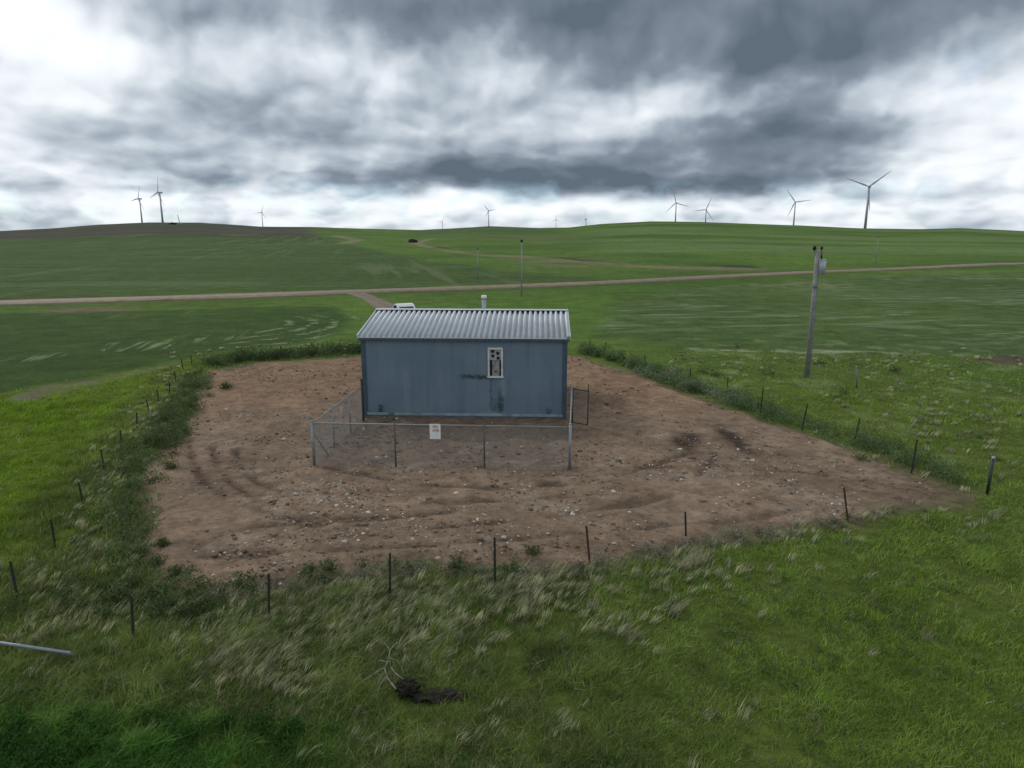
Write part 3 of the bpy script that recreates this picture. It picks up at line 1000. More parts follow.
# vent window with broken louvres
vx0, vx1 = wx_of(489.3), wx_of(504.3)
vz0, vz1 = wz_of(376.5), wz_of(347.3)
win = MB()
t = 0.085
win.box(((vx0 + vx1) / 2, -0.045, vz1 - t / 2), (vx1 - vx0, 0.09, t), bev=0.006)
win.box(((vx0 + vx1) / 2, -0.055, vz0 + t / 2), (vx1 - vx0 + 0.06, 0.11, t), bev=0.006)
for xx in (vx0 + t / 2, vx1 - t / 2): win.box((xx, -0.045, (vz0 + vz1) / 2), (t, 0.088, vz1 - vz0 - 2 * t), bev=0.006)
M_FRAME = mat('dirty_white_frame', (0.58, 0.59, 0.58), 0.6, var=0.12, scale=3, dirt=(0.30, 0.29, 0.26, 0.7))
wn = win.build('vent_window', M_FRAME, shed)
M_PAN = mat('grey_vent_panel', (0.36, 0.36, 0.35), 0.7, var=0.2, scale=4, dirt=(0.15, 0.14, 0.13, 0.8))
M_PAN2 = mat('dull_lower_panel', (0.25, 0.25, 0.24), 0.7, var=0.25, scale=4, dirt=(0.10, 0.10, 0.09, 0.8))
ix0, ix1, iz0, iz1 = vx0 + t, vx1 - t, vz0 + t, vz1 - t
zs = iz0 + (iz1 - iz0) * 0.60
MB().box(((ix0 + ix1) / 2, -0.010, (zs + iz1) / 2), (ix1 - ix0, 0.016, iz1 - zs)).build('upper_panel', M_PAN, wn)
MB().box(((ix0 + ix1) / 2 + 0.02, -0.012, (zs + iz0) / 2 - 0.01), ((ix1 - ix0) * 0.62, 0.02, zs - iz0 - 0.02)).build('lower_panel', M_PAN2, wn)
MB().box(((ix0 + ix1) / 2, -0.0015, (zs + iz0) / 2), (ix1 - ix0, 0.003, zs - iz0)).build('opening_shade', M_BLK, wn)  # black sheet in place of the shade inside the vent
hb = MB()
cxm, czm = (ix0 + ix1) / 2, (zs + iz1) / 2 + 0.0
for (a_, b_) in ((-0.13, 0.17), (0.12, 0.07), (-0.12, -0.06), (0.13, -0.16)):
    hb.box((cxm + a_, -0.020, czm + b_), (0.15, 0.012, 0.15), Matrix.Rotation(R(8), 3, 'Y'))
hb.build('slot_shade', M_BLK, wn)  # black plates stand for the shade in the panel holes
MB().tube((cxm + 0.02, -0.026, iz0 + 0.22), (cxm + 0.02, -0.034, iz0 + 0.22), 0.045, n=10).build('latch', M_BLK, wn)
# exhaust pipe rising behind the ridge
wp = at(484, 300, A.y + HALF + 1.0)
loc = shed.matrix_basis.inverted() @ wp if False else None
ca, sa = math.cos(-YAW), math.sin(-YAW)
lx = (wp.x - A.x) * ca - (wp.y - A.y) * sa
ly = (wp.x - A.x) * sa + (wp.y - A.y) * ca
ztop = at(484, 298.2, wp.y).z
ex = MB().tube((lx, ly, EAVE + RISE - 0.6), (lx, ly, ztop), 0.115, n=16).build('exhaust_pipe', mat('pipe_metal', (0.34, 0.36, 0.37), 0.5, 0.4, 0.4, 0.1, 4), shed, True)
cpk = MB().tube((lx, ly, ztop + 0.002), (lx, ly, ztop + 0.16), 0.165, 0.13, 16)
cpk.build('pipe_cap', M_WHITE, ex, True)


# ------------------------------------------------------------------ chain-link fence of the yard
FH = 1.83
fl, fr_ = gp(314.5, 467.5), gp(569.5, 471.5)
bl, br = gp(363.5, 422.5), gp(571, 425)
for p in (fl, fr_, bl, br): p.z = 0.04
fence = empty('chain_link_fence', fl)
tag(fence, 'grey chain link fence round the small yard in front of the blue shed', 'fence')


def L(p): return Vector(p) - fl


def pz(p, z): return Vector((p.x, p.y, z))


for p, r_ in ((fl, 0.055), (fr_, 0.055), (bl, 0.06), (br, 0.06)):
    ht_ = FH + (0.30 if p is bl else 0.06)
    MB().tube(L(pz(p, -0.1)), L(pz(p, ht_)), r_, n=12).ball(L(pz(p, ht_)), (r_ * 1.15, r_ * 1.15, r_ * 0.6), 5).build('corner_post', M_POSTDARK if p is bl else M_GALV, fence, True)
lefts = [fl.lerp(bl, 0.36), fl.lerp(bl, 0.70)]
fronts = [fl.lerp(fr_, (396 - 313) / 256.5), fl.lerp(fr_, (485 - 313) / 256.5)]
for p in lefts + fronts:
    MB().tube(L(pz(p, -0.1)), L(pz(p, FH + 0.03)), 0.034, n=10).build('line_post', M_POSTGREY if p in fronts else M_GALV, fence, True)
dirl = (fl - fr_).normalized()
for p in [fl] + lefts:
    a_ = pz(p, FH + 0.02)
    MB().tube(L(a_), L(a_ + dirl * 0.30 + Vector((0, 0, 0.28))), 0.022, 0.018, 8).build('barb_arm', M_GALV, fence)
M_GALVL = mat('dull_rail_zinc', (0.27, 0.265, 0.24), 0.5, 0.3, 0.4, 0.15, 3)
for a_, b_, s_ in ((fl, bl, 0), (fl, fr_, 0.0), (fr_, br, 0)):
    MB().tube(L(pz(a_, FH - 0.03)), L(pz(b_, FH - 0.03 - (0.03 if a_ is fl and b_ is fr_ else 0))), 0.024, n=8).build('top_rail', M_GALVL, fence, True)
MB().tube(L(pz(fl, FH * 0.80)), L(pz(lefts[0] * 0.62 + fl * 0.38, 0.1)), 0.024, n=8).build('corner_brace', M_GALV, fence, True)
q_ = fl.lerp(fr_, 0.30)
MB().tube(L(pz(fl, FH * 0.80)), L(pz(q_, 0.06)), 0.011, n=6).build('corner_brace', M_GALV, fence, True)


def chain(a, b, z0, z1, pitch=0.075, r=0.0024):
    """diamond wire net, every wire a thin three-sided bar"""
    a, b = Vector(a), Vector(b)
    u = (b - a)
    Lh = u.length
    u.normalize()
    nrm = Vector((-u.y, u.x, 0))
    H = z1 - z0
    V, Q = [], []
    for sgn in (1, -1):
        k = -H if sgn > 0 else 0
        s0 = np.arange(-H, Lh, pitch)
        for s in s0:
            lo, hi = max(0, -s), min(H, Lh - s)
            if hi - lo < 0.02: continue
            pts = []
            for tt in (lo, hi):
                xx = s + tt
                zz = tt if sgn > 0 else H - tt
                pts.append(a + u * xx + Vector((0, 0, z0 + zz - a.z)) + nrm * 0.003 * sgn)
            d = (pts[1] - pts[0]).normalized()
            e1 = nrm
            e2 = d.cross(nrm)
            i0 = len(V)
            for pnt in pts:
                for an in (0, 2.094, 4.189): V.append(pnt + e1 * (r * math.cos(an)) + e2 * (r * math.sin(an)))
            for i in range(3): Q.append((i0 + i, i0 + (i + 1) % 3, i0 + 3 + (i + 1) % 3, i0 + 3 + i))
    return np.array(V), np.array(Q)


M_WIRE = mat('zinc_wire', (0.30, 0.31, 0.31), 0.55, 0.3, 0.4, 0.1, 3)
for a_, b_ in ((fl, bl), (fl, fr_), (fr_, br)):
    V, Q = chain(L(a_), L(b_), 0.05, FH - 0.05, 0.065, 0.0026)
    link('wire_mesh', np_mesh('wire_mesh', V, Q), M_WIRE, fence)
# gate leaf standing open beyond the right-hand corner
gh = br + Vector((0.07, 0.0, 0))
ge = gp(587.5, 427.5)
ge.z = 0.04
gt = MB()
for (p0, p1, rr_) in ((pz(gh, 0.12), pz(gh, FH - 0.02), 0.022), (pz(ge, 0.10), pz(ge, FH + 0.25), 0.024), (pz(gh, 0.14), pz(ge, 0.14), 0.02), (pz(gh, FH - 0.08), pz(ge, FH - 0.08), 0.02)):
    gt.tube(L(p0), L(p1), rr_, n=8)
gate = gt.build('gate_leaf', M_POSTDARK, fence, True)
V, Q = chain(L(gh), L(ge), 0.14, FH - 0.08)
link('gate_mesh', np_mesh('gate_mesh', V, Q), M_WIRE, gate)


def sign(p, ux, wd, ht, zc, label, printed, face=-1):
    s = empty('warning_sign', p, math.atan2(ux.y, ux.x))
    tag(s, label, 'sign')
    MB().box((0, 0, zc), (wd, 0.012, ht), bev=0.003).build('board', M_WHITE, s)
    if printed:
        pr = MB()
        rnd = random.Random(4)
        for row, (zz, n) in enumerate(((0.19, 5), (0.045, 6))):
            wtot = wd * (0.50 if row == 0 else 0.62)
            lw = wtot / n
            for i in range(n):
                xx = -wtot / 2 + lw * (i + 0.5) + 0.02
                hgt = 0.10
                pr.box((xx - lw * 0.28, face * 0.0085, zc + zz), (lw * 0.20, 0.004, hgt))
                if rnd.random() < 0.75: pr.box((xx + lw * 0.22, face * 0.0085, zc + zz), (lw * 0.20, 0.004, hgt))
                for hh in rnd.sample((-0.042, 0.0, 0.042), 2): pr.box((xx - lw * 0.03, face * 0.0085, zc + zz + hh), (lw * 0.26, 0.0036, 0.02))
        pr.build('lettering', M_RED, s)
    return s


uf = (fr_ - fl).normalized()
ps = fl.lerp(fr_, (436.5 - 313) / 256.5) + Vector((uf.y, -uf.x, 0)) * 0.04
zc_ = (at(436, 432.5, ps.y)).z
sign(ps, uf, 0.42, 0.60, zc_, 'white sign with two faded red lines hung on the front of the wire fence', True)
ul = (bl - fl).normalized()
pl_ = fl.lerp(bl, 0.56) + Vector((-ul.y, ul.x, 0)) * 0.04
sign(pl_, ul, 0.40, 0.30, 1.35, 'small blank white plate on the left side of the wire fence', False)


# ------------------------------------------------------------------ field fence posts
def make_tpost(name, h, rusty=False, thick=1.0):
    o = empty(name, (0, 0, 0))
    mm = M_POSTRUST if rusty else M_POSTDARK
    k = thick
    prof = [(-0.024 * k, 0.0), (0.024 * k, 0.0), (0.024 * k, 0.010), (0.006, 0.012), (0.006, 0.044 * k), (-0.006, 0.044 * k), (-0.006, 0.012), (-0.024 * k, 0.010)]
    b = MB()
    b.prism(prof, (0, 0, -0.15), (0, 0, h), (1, 0, 0), (0, 1, 0))
    for i in range(int(h / 0.11)): b.box((0, -0.006, 0.12 + i * 0.11), (0.022, 0.012, 0.03))
    b.build('shaft', mm, o)
    return o


proto = {}
GRP_P = 'thin steel fence posts round the dirt pad'
ordw = ['first', 'second', 'third', 'fourth', 'fifth', 'sixth', 'seventh', 'eighth', 'ninth', 'tenth', 'eleventh', 'twelfth']


def place_post(px, pyb, pyt, pxt, label, rusty=False):
    b = gp(px, pyb)
    tp = at(pxt, pyt, b.y)
    h = max(0.7, min(1.85, tp.z - b.z + 0.08))
    key = rusty
    if key not in proto:
        proto[key] = make_tpost('fence_post', 1.3, rusty, 1.2)
        o = proto[key]
    else:
        o = copy_tree(proto[key])
    o.location = b
    v = tp - b
    o.rotation_euler = (random.uniform(-0.06, 0.06), math.atan2(v.x, v.z), random.uniform(-0.3, 0.3))
    o.scale = (1.0, 1.0, h / 1.3)
    tag(o, label, 'fence post', GRP_P)
    return o


LP = [(17, 598, 565, 9), (55, 547, 522, 51), (82.5, 502, 488, 79.5), (104.5, 471, 452, 100.5), (121.5, 446, 434, 120), (137, 427, 415, 136), (149, 413, 402, 147),
      (158.5, 402, 393, 157), (169.5, 394, 387, 169.5), (176, 383, 372, 174.5), (183, 369, 360, 181.5), (192, 365, 356, 191)]
for i, (px, pb, pt, pxt) in enumerate(LP):
    place_post(px, pb, pt, pxt, f'dark thin steel post, {ordw[i]} from the camera in the row along the left grass edge')
FP = [(133, 637, 600, 130, 0, 'dark post leaning a little in dark grass near the left corner of the pad'),
      (269, 620, 578, 268.5, 0, 'dark upright post in tall pale grass, second along the front row from the left'),
      (390, 595, 557, 389.8, 0, 'dark post in the front row directly behind the dead branch'),
      (495, 585, 540, 494.6, 0, 'tallest looking dark post at the middle of the front edge of the dirt'),
      (590, 566, 529, 586.5, 1, 'rusty post leaning left in the front row beside grey dry weeds'),
      (686, 538, 515, 685.5, 0, 'short dark post in the front row below the dark damp patches'),
      (848, 521, 489, 844, 1, 'rusty post leaning left near the right tip of the dirt pad')]
for px, pb, pt, pxt, ru, lab in FP: place_post(px, pb, pt, pxt, lab, bool(ru))
RP = [(911.5, 473, 442, 917.5), (854, 444, 420, 859.5), (802, 431, 405, 807), (760.5, 416, 389, 763.5), (726, 398, 379, 728), (690, 382, 369, 690.5), (645, 367, 356, 645), (606, 354, 343, 606), (590, 348, 340, 590)]
for i, (px, pb, pt, pxt) in enumerate(RP):
    place_post(px, pb, pt, pxt, f'dark post leaning right in the right weed strip, {ordw[i]} from the capped corner post')
for px, pb, pt, lab in ((280, 360.5, 347, 'dark post behind the far weed strip, midway to the shed'), (323, 357, 344, 'dark post behind the far weed strip closest to the shed')):
    place_post(px, pb, pt, px, lab)
# capped corner pipe
b = gp(987, 495)
tp = at(988, 457, b.y)
cpst = empty('corner_fence_post', b)
tag(cpst, 'thicker round dark corner post with a pale cap in green grass at the right', 'fence post', GRP_P)
MB().tube((0, 0, -0.2), (0.02, 0, tp.z - 0.06), 0.055, n=12).build('pipe', mat('dark_pipe_paint', (0.035, 0.042, 0.044), 0.5, 0.2, 0.4, 0.3, 5), cpst, True)
MB().tube((0.02, 0, tp.z - 0.06), (0.02, 0, tp.z + 0.01), 0.060, 0.045, 12).build('cap', M_TANK, cpst, True)

# ------------------------------------------------------------------ utility poles
b = gp(807, 377.5)
tp = at(818, 246, b.y)
ph = tp.z - b.z
pole = empty('utility_pole', b)
tag(pole, 'tall grey wooden utility pole with a grey transformer can in the right meadow', 'utility pole')
lean = (tp.x - b.x) / ph
pp = lambda z, ox=0.0, oy=0.0: Vector((lean * z + ox, oy, z))
MB().tube(pp(-0.3), pp(ph - 0.25), 0.165, 0.115, 14).build('shaft', M_WOOD, pole, True)
zt_ = at(820.5, 267, b.y).z - b.z
tk = MB().tube(pp(zt_ - 0.45, 0.33), pp(zt_ + 0.42, 0.33), 0.235, 0.235, 18)
tk.tube(pp(zt_ + 0.421, 0.33), pp(zt_ + 0.48, 0.33), 0.245, 0.2, 18)
tank = tk.build('transformer', M_TANK, pole, True)
MB().tube(pp(zt_ + 0.48, 0.28), pp(zt_ + 0.80, 0.28), 0.05, 0.03, 10).build('bushing', M_DARK, tank, True)
for dz_ in (0.2, -0.25): MB().box(pp(zt_ + dz_, 0.10), (0.2, 0.12, 0.06)).build('bracket', M_GALV, tank)
MB().box(pp(ph - 0.45, 0.05), (0.62, 0.10, 0.09)).build('top_bracket', M_WOOD, pole)
for ox, s in ((-0.20, 1.25), (0.24, 0.9)):
    MB().tube(pp(ph - 0.42, ox), pp(ph - 0.20, ox), 0.025, n=8).ball(pp(ph - 0.12, ox), (0.095 * s, 0.095 * s, 0.12 * s), 6).build('insulator', M_DARK, pole, True)
MB().tube(pp(ph - 0.6, 0.24), pp(ph - 1.15, 0.30), 0.045, 0.035, 8).build('fuse_cutout', M_DARK, pole, True)
MB().tube(pp(0.2, 0.17), pp(zt_ - 0.5, 0.16), 0.022, n=6).build('ground_wire_conduit', M_GALV, pole)
MB().box(pp(ph - 2.4, -0.02, -0.02), (0.36, 0.36, 0.08)).build('band_clamp', M_GALV, pole)
for (px, pb, pt, lab) in ((521.5, 297, 243, 'slim dark tipped power pole beside the gravel road behind the shed'), (478, 279, 250, 'faint slim power pole in dark crop beyond the road, left of another pole'), (875.5, 264.5, 238, 'faint slim power pole on the far side of the road at the right')):
    b = gp(px, pb)
    tp = at(px, pt, b.y)
    h = tp.z - b.z
    o = empty('power_pole', b)
    tag(o, lab, 'power pole', 'power poles near the gravel road')
    MB().tube((0, 0, -0.3), (0, 0, h), 0.115, 0.075, 10).build('shaft', M_FARPOLE, o, True)
    MB().tube((0, 0, h), (0, 0, h + 0.18), 0.04, n=8).ball((0, 0, h + 0.30), (0.2, 0.2, 0.2) if px == 521.5 else (0.09, 0.09, 0.12), 6).build('insulator', M_DARK, o, True)
b = gp(857, 387)
o = empty('marker_post', b)
tag(o, 'short pale grey marker post leaning left in the meadow right of the utility pole', 'marker post')
MB().tube((0, 0, -0.1), (-0.14, 0, 1.15), 0.05, n=10).build('tube', mat('marker_grey', (0.16, 0.18, 0.19), 0.6), o, True)
MB().tube((-0.14, 0, 1.15), (-0.155, 0, 1.26), 0.058, 0.045, 10).build('cap', M_GALV, o, True)


# ------------------------------------------------------------------ wind turbines
def blade_mesh(Lb):
    b = bmesh.new()
    rings = []
    for s, ch, th in ((0, 1.9, 1.9), (0.06, 2.0, 1.6), (0.20, 3.3, 0.8), (0.5, 2.2, 0.45), (0.8, 1.35, 0.22), (0.97, 0.75, 0.10), (1.0, 0.2, 0.05)):
        ring = []
        for k in range(8):
            a_ = k / 8 * 2 * math.pi
            ring.append(b.verts.new((math.cos(a_) * ch * 0.5 + (ch - 1.9) * 0.22, math.sin(a_) * th * 0.5, s * Lb)))
        rings.append(ring)
    for r0, r1 in zip(rings, rings[1:]):
        for k in range(8): b.faces.new((r0[k], r0[(k + 1) % 8], r1[(k + 1) % 8], r1[k]))
    b.faces.new(rings[-1])
    me = bpy.data.meshes.new('blade')
    b.to_mesh(me)
    b.free()
    for p in me.polygons: p.use_smooth = True
    me.materials.append(M_TURB)
    return me


TU = [  # hub px, py, distance, blade length m, yaw (towards the left), phase of one blade, label
    (138.5, 198.8, 2150, 40, 58, 188, 'wind turbine on the dark hill left of a taller one, blades nearly edge on'),
    (158.3, 192.6, 1740, 45, 66, 74, 'tall wind turbine on the dark hill at the left with one long raised blade'),
    (261.5, 212.3, 4200, 46, 30, 70, 'small wind turbine standing alone at the right end of the dark hill'),
    (442, 222.0, 5600, 40, 25, 178, 'tiniest wind turbine, low behind the far middle ridge'),
    (488.5, 210.6, 3500, 38, 8, 8, 'wind turbine above the middle ridge behind the shed with one blade pointing right'),
    (556, 219.4, 5600, 38, 10, 90, 'tiny wind turbine just right of the dip in the ridge with one blade straight up'),
    (585.5, 219.2, 3800, 50, 72, 92, 'small wind turbine nearly edge on with a single long upright blade'),
    (676, 202.8, 2500, 48, 16, 103, 'wind turbine under the low dark cloud, left of a pair on the green hill'),
    (706, 209.6, 2700, 49, 12, 66, 'shorter wind turbine close to the right of the one under the dark cloud'),
    (795.3, 202.0, 2240, 49, 8, 6, 'wind turbine on the green hill with blades up left, right and down left'),
    (869, 186.6, 1330, 44, 12, 37, 'largest wind turbine, standing on the green hill at the right'),
]
for (hx, hy, Y, Lb, yaw, ph0, lab) in TU:
    hub = at(hx, hy, Y)
    bz = float(hz(hub.x, Y + 6))
    t = empty('wind_turbine', (hub.x, Y, bz))
    t.rotation_euler = (0, 0, -R(yaw) + math.atan2(-hub.x, Y))
    tag(t, lab, 'wind turbine', 'wind turbines along the skyline')
    hh = hub.z - bz
    MB().tube((0, 3.2, -3), (0, 3.2, hh - 1.6), 2.5, 1.5, 18).build('tower', M_TURB, t, True)
    MB().box((0, 4.6, hh + 0.2), (3.6, 10.5, 3.8), bev=0.6).build('nacelle', M_TURB, t)
    hb = MB().ball((0, -1.6, hh), (2.0, 2.6, 2.0), 8).build('hub', M_TURB, t, True)
    bm_ = blade_mesh(Lb)
    for k in range(3):
        bo = link('blade', bm_, None, t)
        bo.location = (0, -1.8, hh)
        # seen from the front (from -Y) an angle a runs counter-clockwise from +X
        a_ = R(ph0 + 120 * k)
        bo.rotation_euler = (0, math.pi / 2 - a_, 0)
ms = gp(180, 223.6)
o = empty('hilltop_mast', ms)
tag(o, 'thin mast leaning left on top of the dark hill', 'mast')
mh = at(177.5, 214.5, ms.y).z - ms.z
MB().tube((0, 0, -1), (at(177.5, 214.5, ms.y).x - ms.x, 0, mh), 0.9, 0.5, 8).build('shaft', M_TURB, o)
MB().box((0, 0, 0.8), (5, 4, 2.4), bev=0.3).build('base_block', M_TANK, o)


# ------------------------------------------------------------------ vehicle behind the shed
def build_pickup():
    Y = 71.5
    p = at(403.5, 306, Y)
    z0 = float(hz(p.x, Y)) + 0.07
    o = empty('pickup_truck', (p.x, Y, z0), R(-64))
    tag(o, 'white pickup truck parked on the track behind the shed roof', 'pickup truck')
    MW = mat('white_car_paint', (0.72, 0.73, 0.73), 0.3, 0.0, 0.5, 0.03)
    MG = mat('dark_car_glass', (0.015, 0.02, 0.024), 0.12, 0.0, 0.6, 0.05)
    h = 0.62
    zu = 0.35
    b = MB()
    prof = [(-2.7, zu), (-2.7, 1.02), (-0.85, 1.06), (-0.62, 1.66), (0.0, 1.84), (0.62, 1.80), (1.28, 1.14), (2.45, 1.04), (2.68, 0.85), (2.68, zu)]
    b.prism(prof, (0, -0.92, 0), (0, 0.92, 0), (1, 0, 0), (0, 0, 1))
    bmesh.ops.bevel(b.bm, geom=list(b.bm.edges), offset=0.05, segments=2, affect='EDGES')
    b.build('body', MW, o)
    for s in (-1, 1):
        g = MB()
        g.prism([(-0.52, 1.12), (-0.40, 1.56), (0.05, 1.70), (0.50, 1.67), (0.95, 1.16)], (0, s * 0.905, 0), (0, s * 0.930, 0), (1, 0, 0), (0, 0, 1))
        g.build('side_window', MG, o)
    d = (Vector((1.28, 0, 1.14)) - Vector((0.62, 0, 1.80)))
    MB().box(Vector((1.06, 0, 1.375)), (0.03, 1.5, d.length * 0.58), Matrix.Rotation(math.atan2(d.x, d.z) , 3, 'Y')).build('windscreen', MG, o)
    d = (Vector((-0.62, 0, 1.66)) - Vector((-0.85, 0, 1.06)))
    MB().box(Vector((-0.745, 0, 1.37)), (0.04, 1.5, 0.42), Matrix.Rotation(math.atan2(d.x, d.z), 3, 'Y')).build('rear_window', MG, o)
    MB().box((-1.80, 0, 1.045), (1.6, 1.5, 0.03)).build('bed_cover', MG, o)
    for sx in (-1.65, 1.65):
        for sy in (-0.84, 0.84):
            wh = MB().tube((sx, sy - 0.13, 0.36), (sx, sy + 0.13, 0.36), 0.38, n=20).build('wheel', M_DARK, o, True)
            MB().tube((sx, sy - 0.14, 0.36), (sx, sy + 0.14, 0.36), 0.2, n=14).build('rim', M_GALV, wh, True)
    MB().box((2.70, 0.66, 0.85), (0.06, 0.34, 0.16)).build('headlight', M_GALV, o)
    MB().box((2.70, -0.66, 0.85), (0.06, 0.34, 0.16)).build('headlight', M_GALV, o)


build_pickup()


# ------------------------------------------------------------------ vegetation
def blades(name, P, h, wd, lean, col, m, z=None, seedtip=None):
    n = len(P)
    th = RNG.uniform(0, 2 * np.pi, n)
    wv = np.stack([np.cos(th), np.sin(th)], 1) * (wd / 2)[:, None]
    z = hz(P[:, 0], P[:, 1]) - 0.03 if z is None else z
    V = np.zeros((n, 5, 3), np.float32)
    V[:, 0, :2] = P - wv; V[:, 1, :2] = P + wv
    V[:, 0, 2] = V[:, 1, 2] = z
    mid = P + lean * 0.32
    V[:, 2, :2] = mid - wv * 0.8; V[:, 3, :2] = mid + wv * 0.8
    V[:, 2, 2] = V[:, 3, 2] = z + h * 0.58
    V[:, 4, :2] = P + lean
    V[:, 4, 2] = z + h
    b = np.arange(n)[:, None] * 5
    q = b + np.array([[0, 1, 3, 2]])
    t = b + np.array([[2, 3, 4]])
    C = np.repeat(col[:, None], 5, 1).astype(np.float32)
    if seedtip is not None: C[:, 2:] = C[:, 2:] * 0.3 + seedtip[:, None] * 0.7
    me = np_mesh(name, V.reshape(-1, 3), q, t, C.reshape(-1, 3))
    return me


def sample(bands):
    out = []
    for (a, b_, dens) in bands:
        area = 0.5 * (b_ * b_ - a * a) * 2.12 + 8 * (b_ - a)
        n = int(area * dens)
        y = np.sqrt(RNG.uniform(a * a, b_ * b_, n))
        x = RNG.uniform(-1, 1, n) * (1.06 * y + 4)
        out.append(np.stack([x, y], 1))
    return np.concatenate(out)


def zones(P):
    x, y = P[:, 0], P[:, 1]
    sd_ = sdf(x, y, PAD)
    fd = dline(x, y, FRONTLINE)
    ld = dline(x, y, LEFTLINE)
    rd = dline(x, y, RIGHTLINE)
    return x, y, sd_, fd, ld, rd


CLOD = gp(404, 698)


def meadow():
    P = sample([(7, 11, 1900), (11, 14, 1400), (14, 19, 850), (19, 27, 420), (27, 38, 200), (38, 58, 80)])
    x, y, sd_, fd, ld, rd = zones(P)
    nz = fbm(x, y, 1.4, 100, 4)
    keep = sd_ > (0.15 + (nz - 0.5) * 1.5)
    # worn thin edge round the pad, none in the crops, none on the clod
    keep &= RNG.random(len(P)) < np.clip(0.25 + sd_ / 1.2, 0, 1)
    keep &= RNG.random(len(P)) < 1 - sstep(40, 58, y)
    keep &= (sdf(x, y, FLD_LL) > (nz - 0.5) * 3) & (sdf(x, y, FLD_R) > (nz - 0.5) * 3) & (sdf(x, y, BROWN2) > 0) & (sdf(x, y, BROWN3) > (nz - 0.5) * 2)
    keep &= ((x - CLOD.x - 0.05) / 0.36) ** 2 + ((y - CLOD.y - 0.0) / 0.42) ** 2 > 1
    keep &= ((x - CLOD.x - 0.75) / 0.62) ** 2 + ((y - CLOD.y + 0.08) / 0.15) ** 2 > 1
    keep &= RNG.random(len(P)) < np.clip(0.25 + (fbm(x, y, 0.9, 145, 4) - 0.34) * 5, 0.18, 1)
    P, nz = P[keep], nz[keep]
    x, y, sd_, fd, ld, rd = zones(P)
    n = len(P)
    big = fbm(x, y, 5, 110, 4)
    sm = fbm(x, y, 0.7, 120, 4)
    fine = fbm(x, y, 0.25, 125, 2)
    u = RNG.random(n)
    lush = sstep(-1, -5.5, x + (big - 0.5) * 5) * (1 - sstep(10.5, 13.5, y + (big - 0.5) * 3))
    right = sstep(1.0, 6, x + (big - 0.5) * 5)
    lime = sstep(0.5, 3.5, -(x + 0.30 * y + 4.5)) * sstep(14, 19, y) * sstep(0.8, 2.5, ld) * (1 - sstep(44, 58, y))
    olive = np.array([0.152, 0.210, 0.050])
    c = olive * (0.62 + 0.75 * u)[:, None]
    g2 = np.array([0.208, 0.318, 0.046]) * (0.70 + 0.6 * u)[:, None]
    c = c * (1 - right[:, None] * 0.8) + g2 * right[:, None] * 0.8
    g3 = np.array([0.076, 0.185, 0.028]) * (0.6 + 0.7 * u)[:, None]
    c = c * (1 - lush[:, None]) + g3 * lush[:, None]
    g4 = np.array([0.210, 0.330, 0.024]) * (0.72 + 0.5 * u)[:, None]
    c = c * (1 - lime[:, None]) + g4 * lime[:, None]
    kr = 1 - 0.45 * right
    c *= (1 + (0.76 * big - 0.38) * kr)[:, None] * (1 + (0.90 * sm - 0.45) * kr)[:, None] * (1 + (0.56 * fine - 0.28) * kr)[:, None]
    dry = (RNG.random(n) < 0.06 + 0.16 * np.clip((big - 0.5) * 4, 0, 1)) & (lush < 0.4)
    c[dry] = np.array([0.34, 0.31, 0.19]) * (0.5 + 0.8 * u[dry])[:, None]
    h = (0.09 + 0.15 * RNG.random(n)) * (0.55 + 0.95 * sm) * (1 - 0.40 * right) * (1 + 0.1 * np.exp(-(fd / 1.6) ** 2))
    h *= 0.65 + 0.8 * fbm(x, y, 2.2, 130, 3)
    wd = np.maximum(0.008, y * 0.0009) * (0.45 + 1.5 * RNG.random(n) ** 2)
    wd *= 1 + 0.8 * lush
    lean = RNG.normal(0, 0.68, (n, 2)) * h[:, None]
    wind = 0.20 + 0.9 * np.clip(fbm(x, y, 3, 135, 3) - 0.35, 0, 1)
    lean[:, 0] += h * wind * (0.6 + 0.6 * u)
    lean[:, 1] += h * 0.10
    tag(link('meadow_grass', blades('meadow_grass', P, h, wd, lean, c, M_LEAF), M_LEAF),
        'green meadow grass bent by wind round the dirt pad', 'grass', kind='stuff')


meadow()


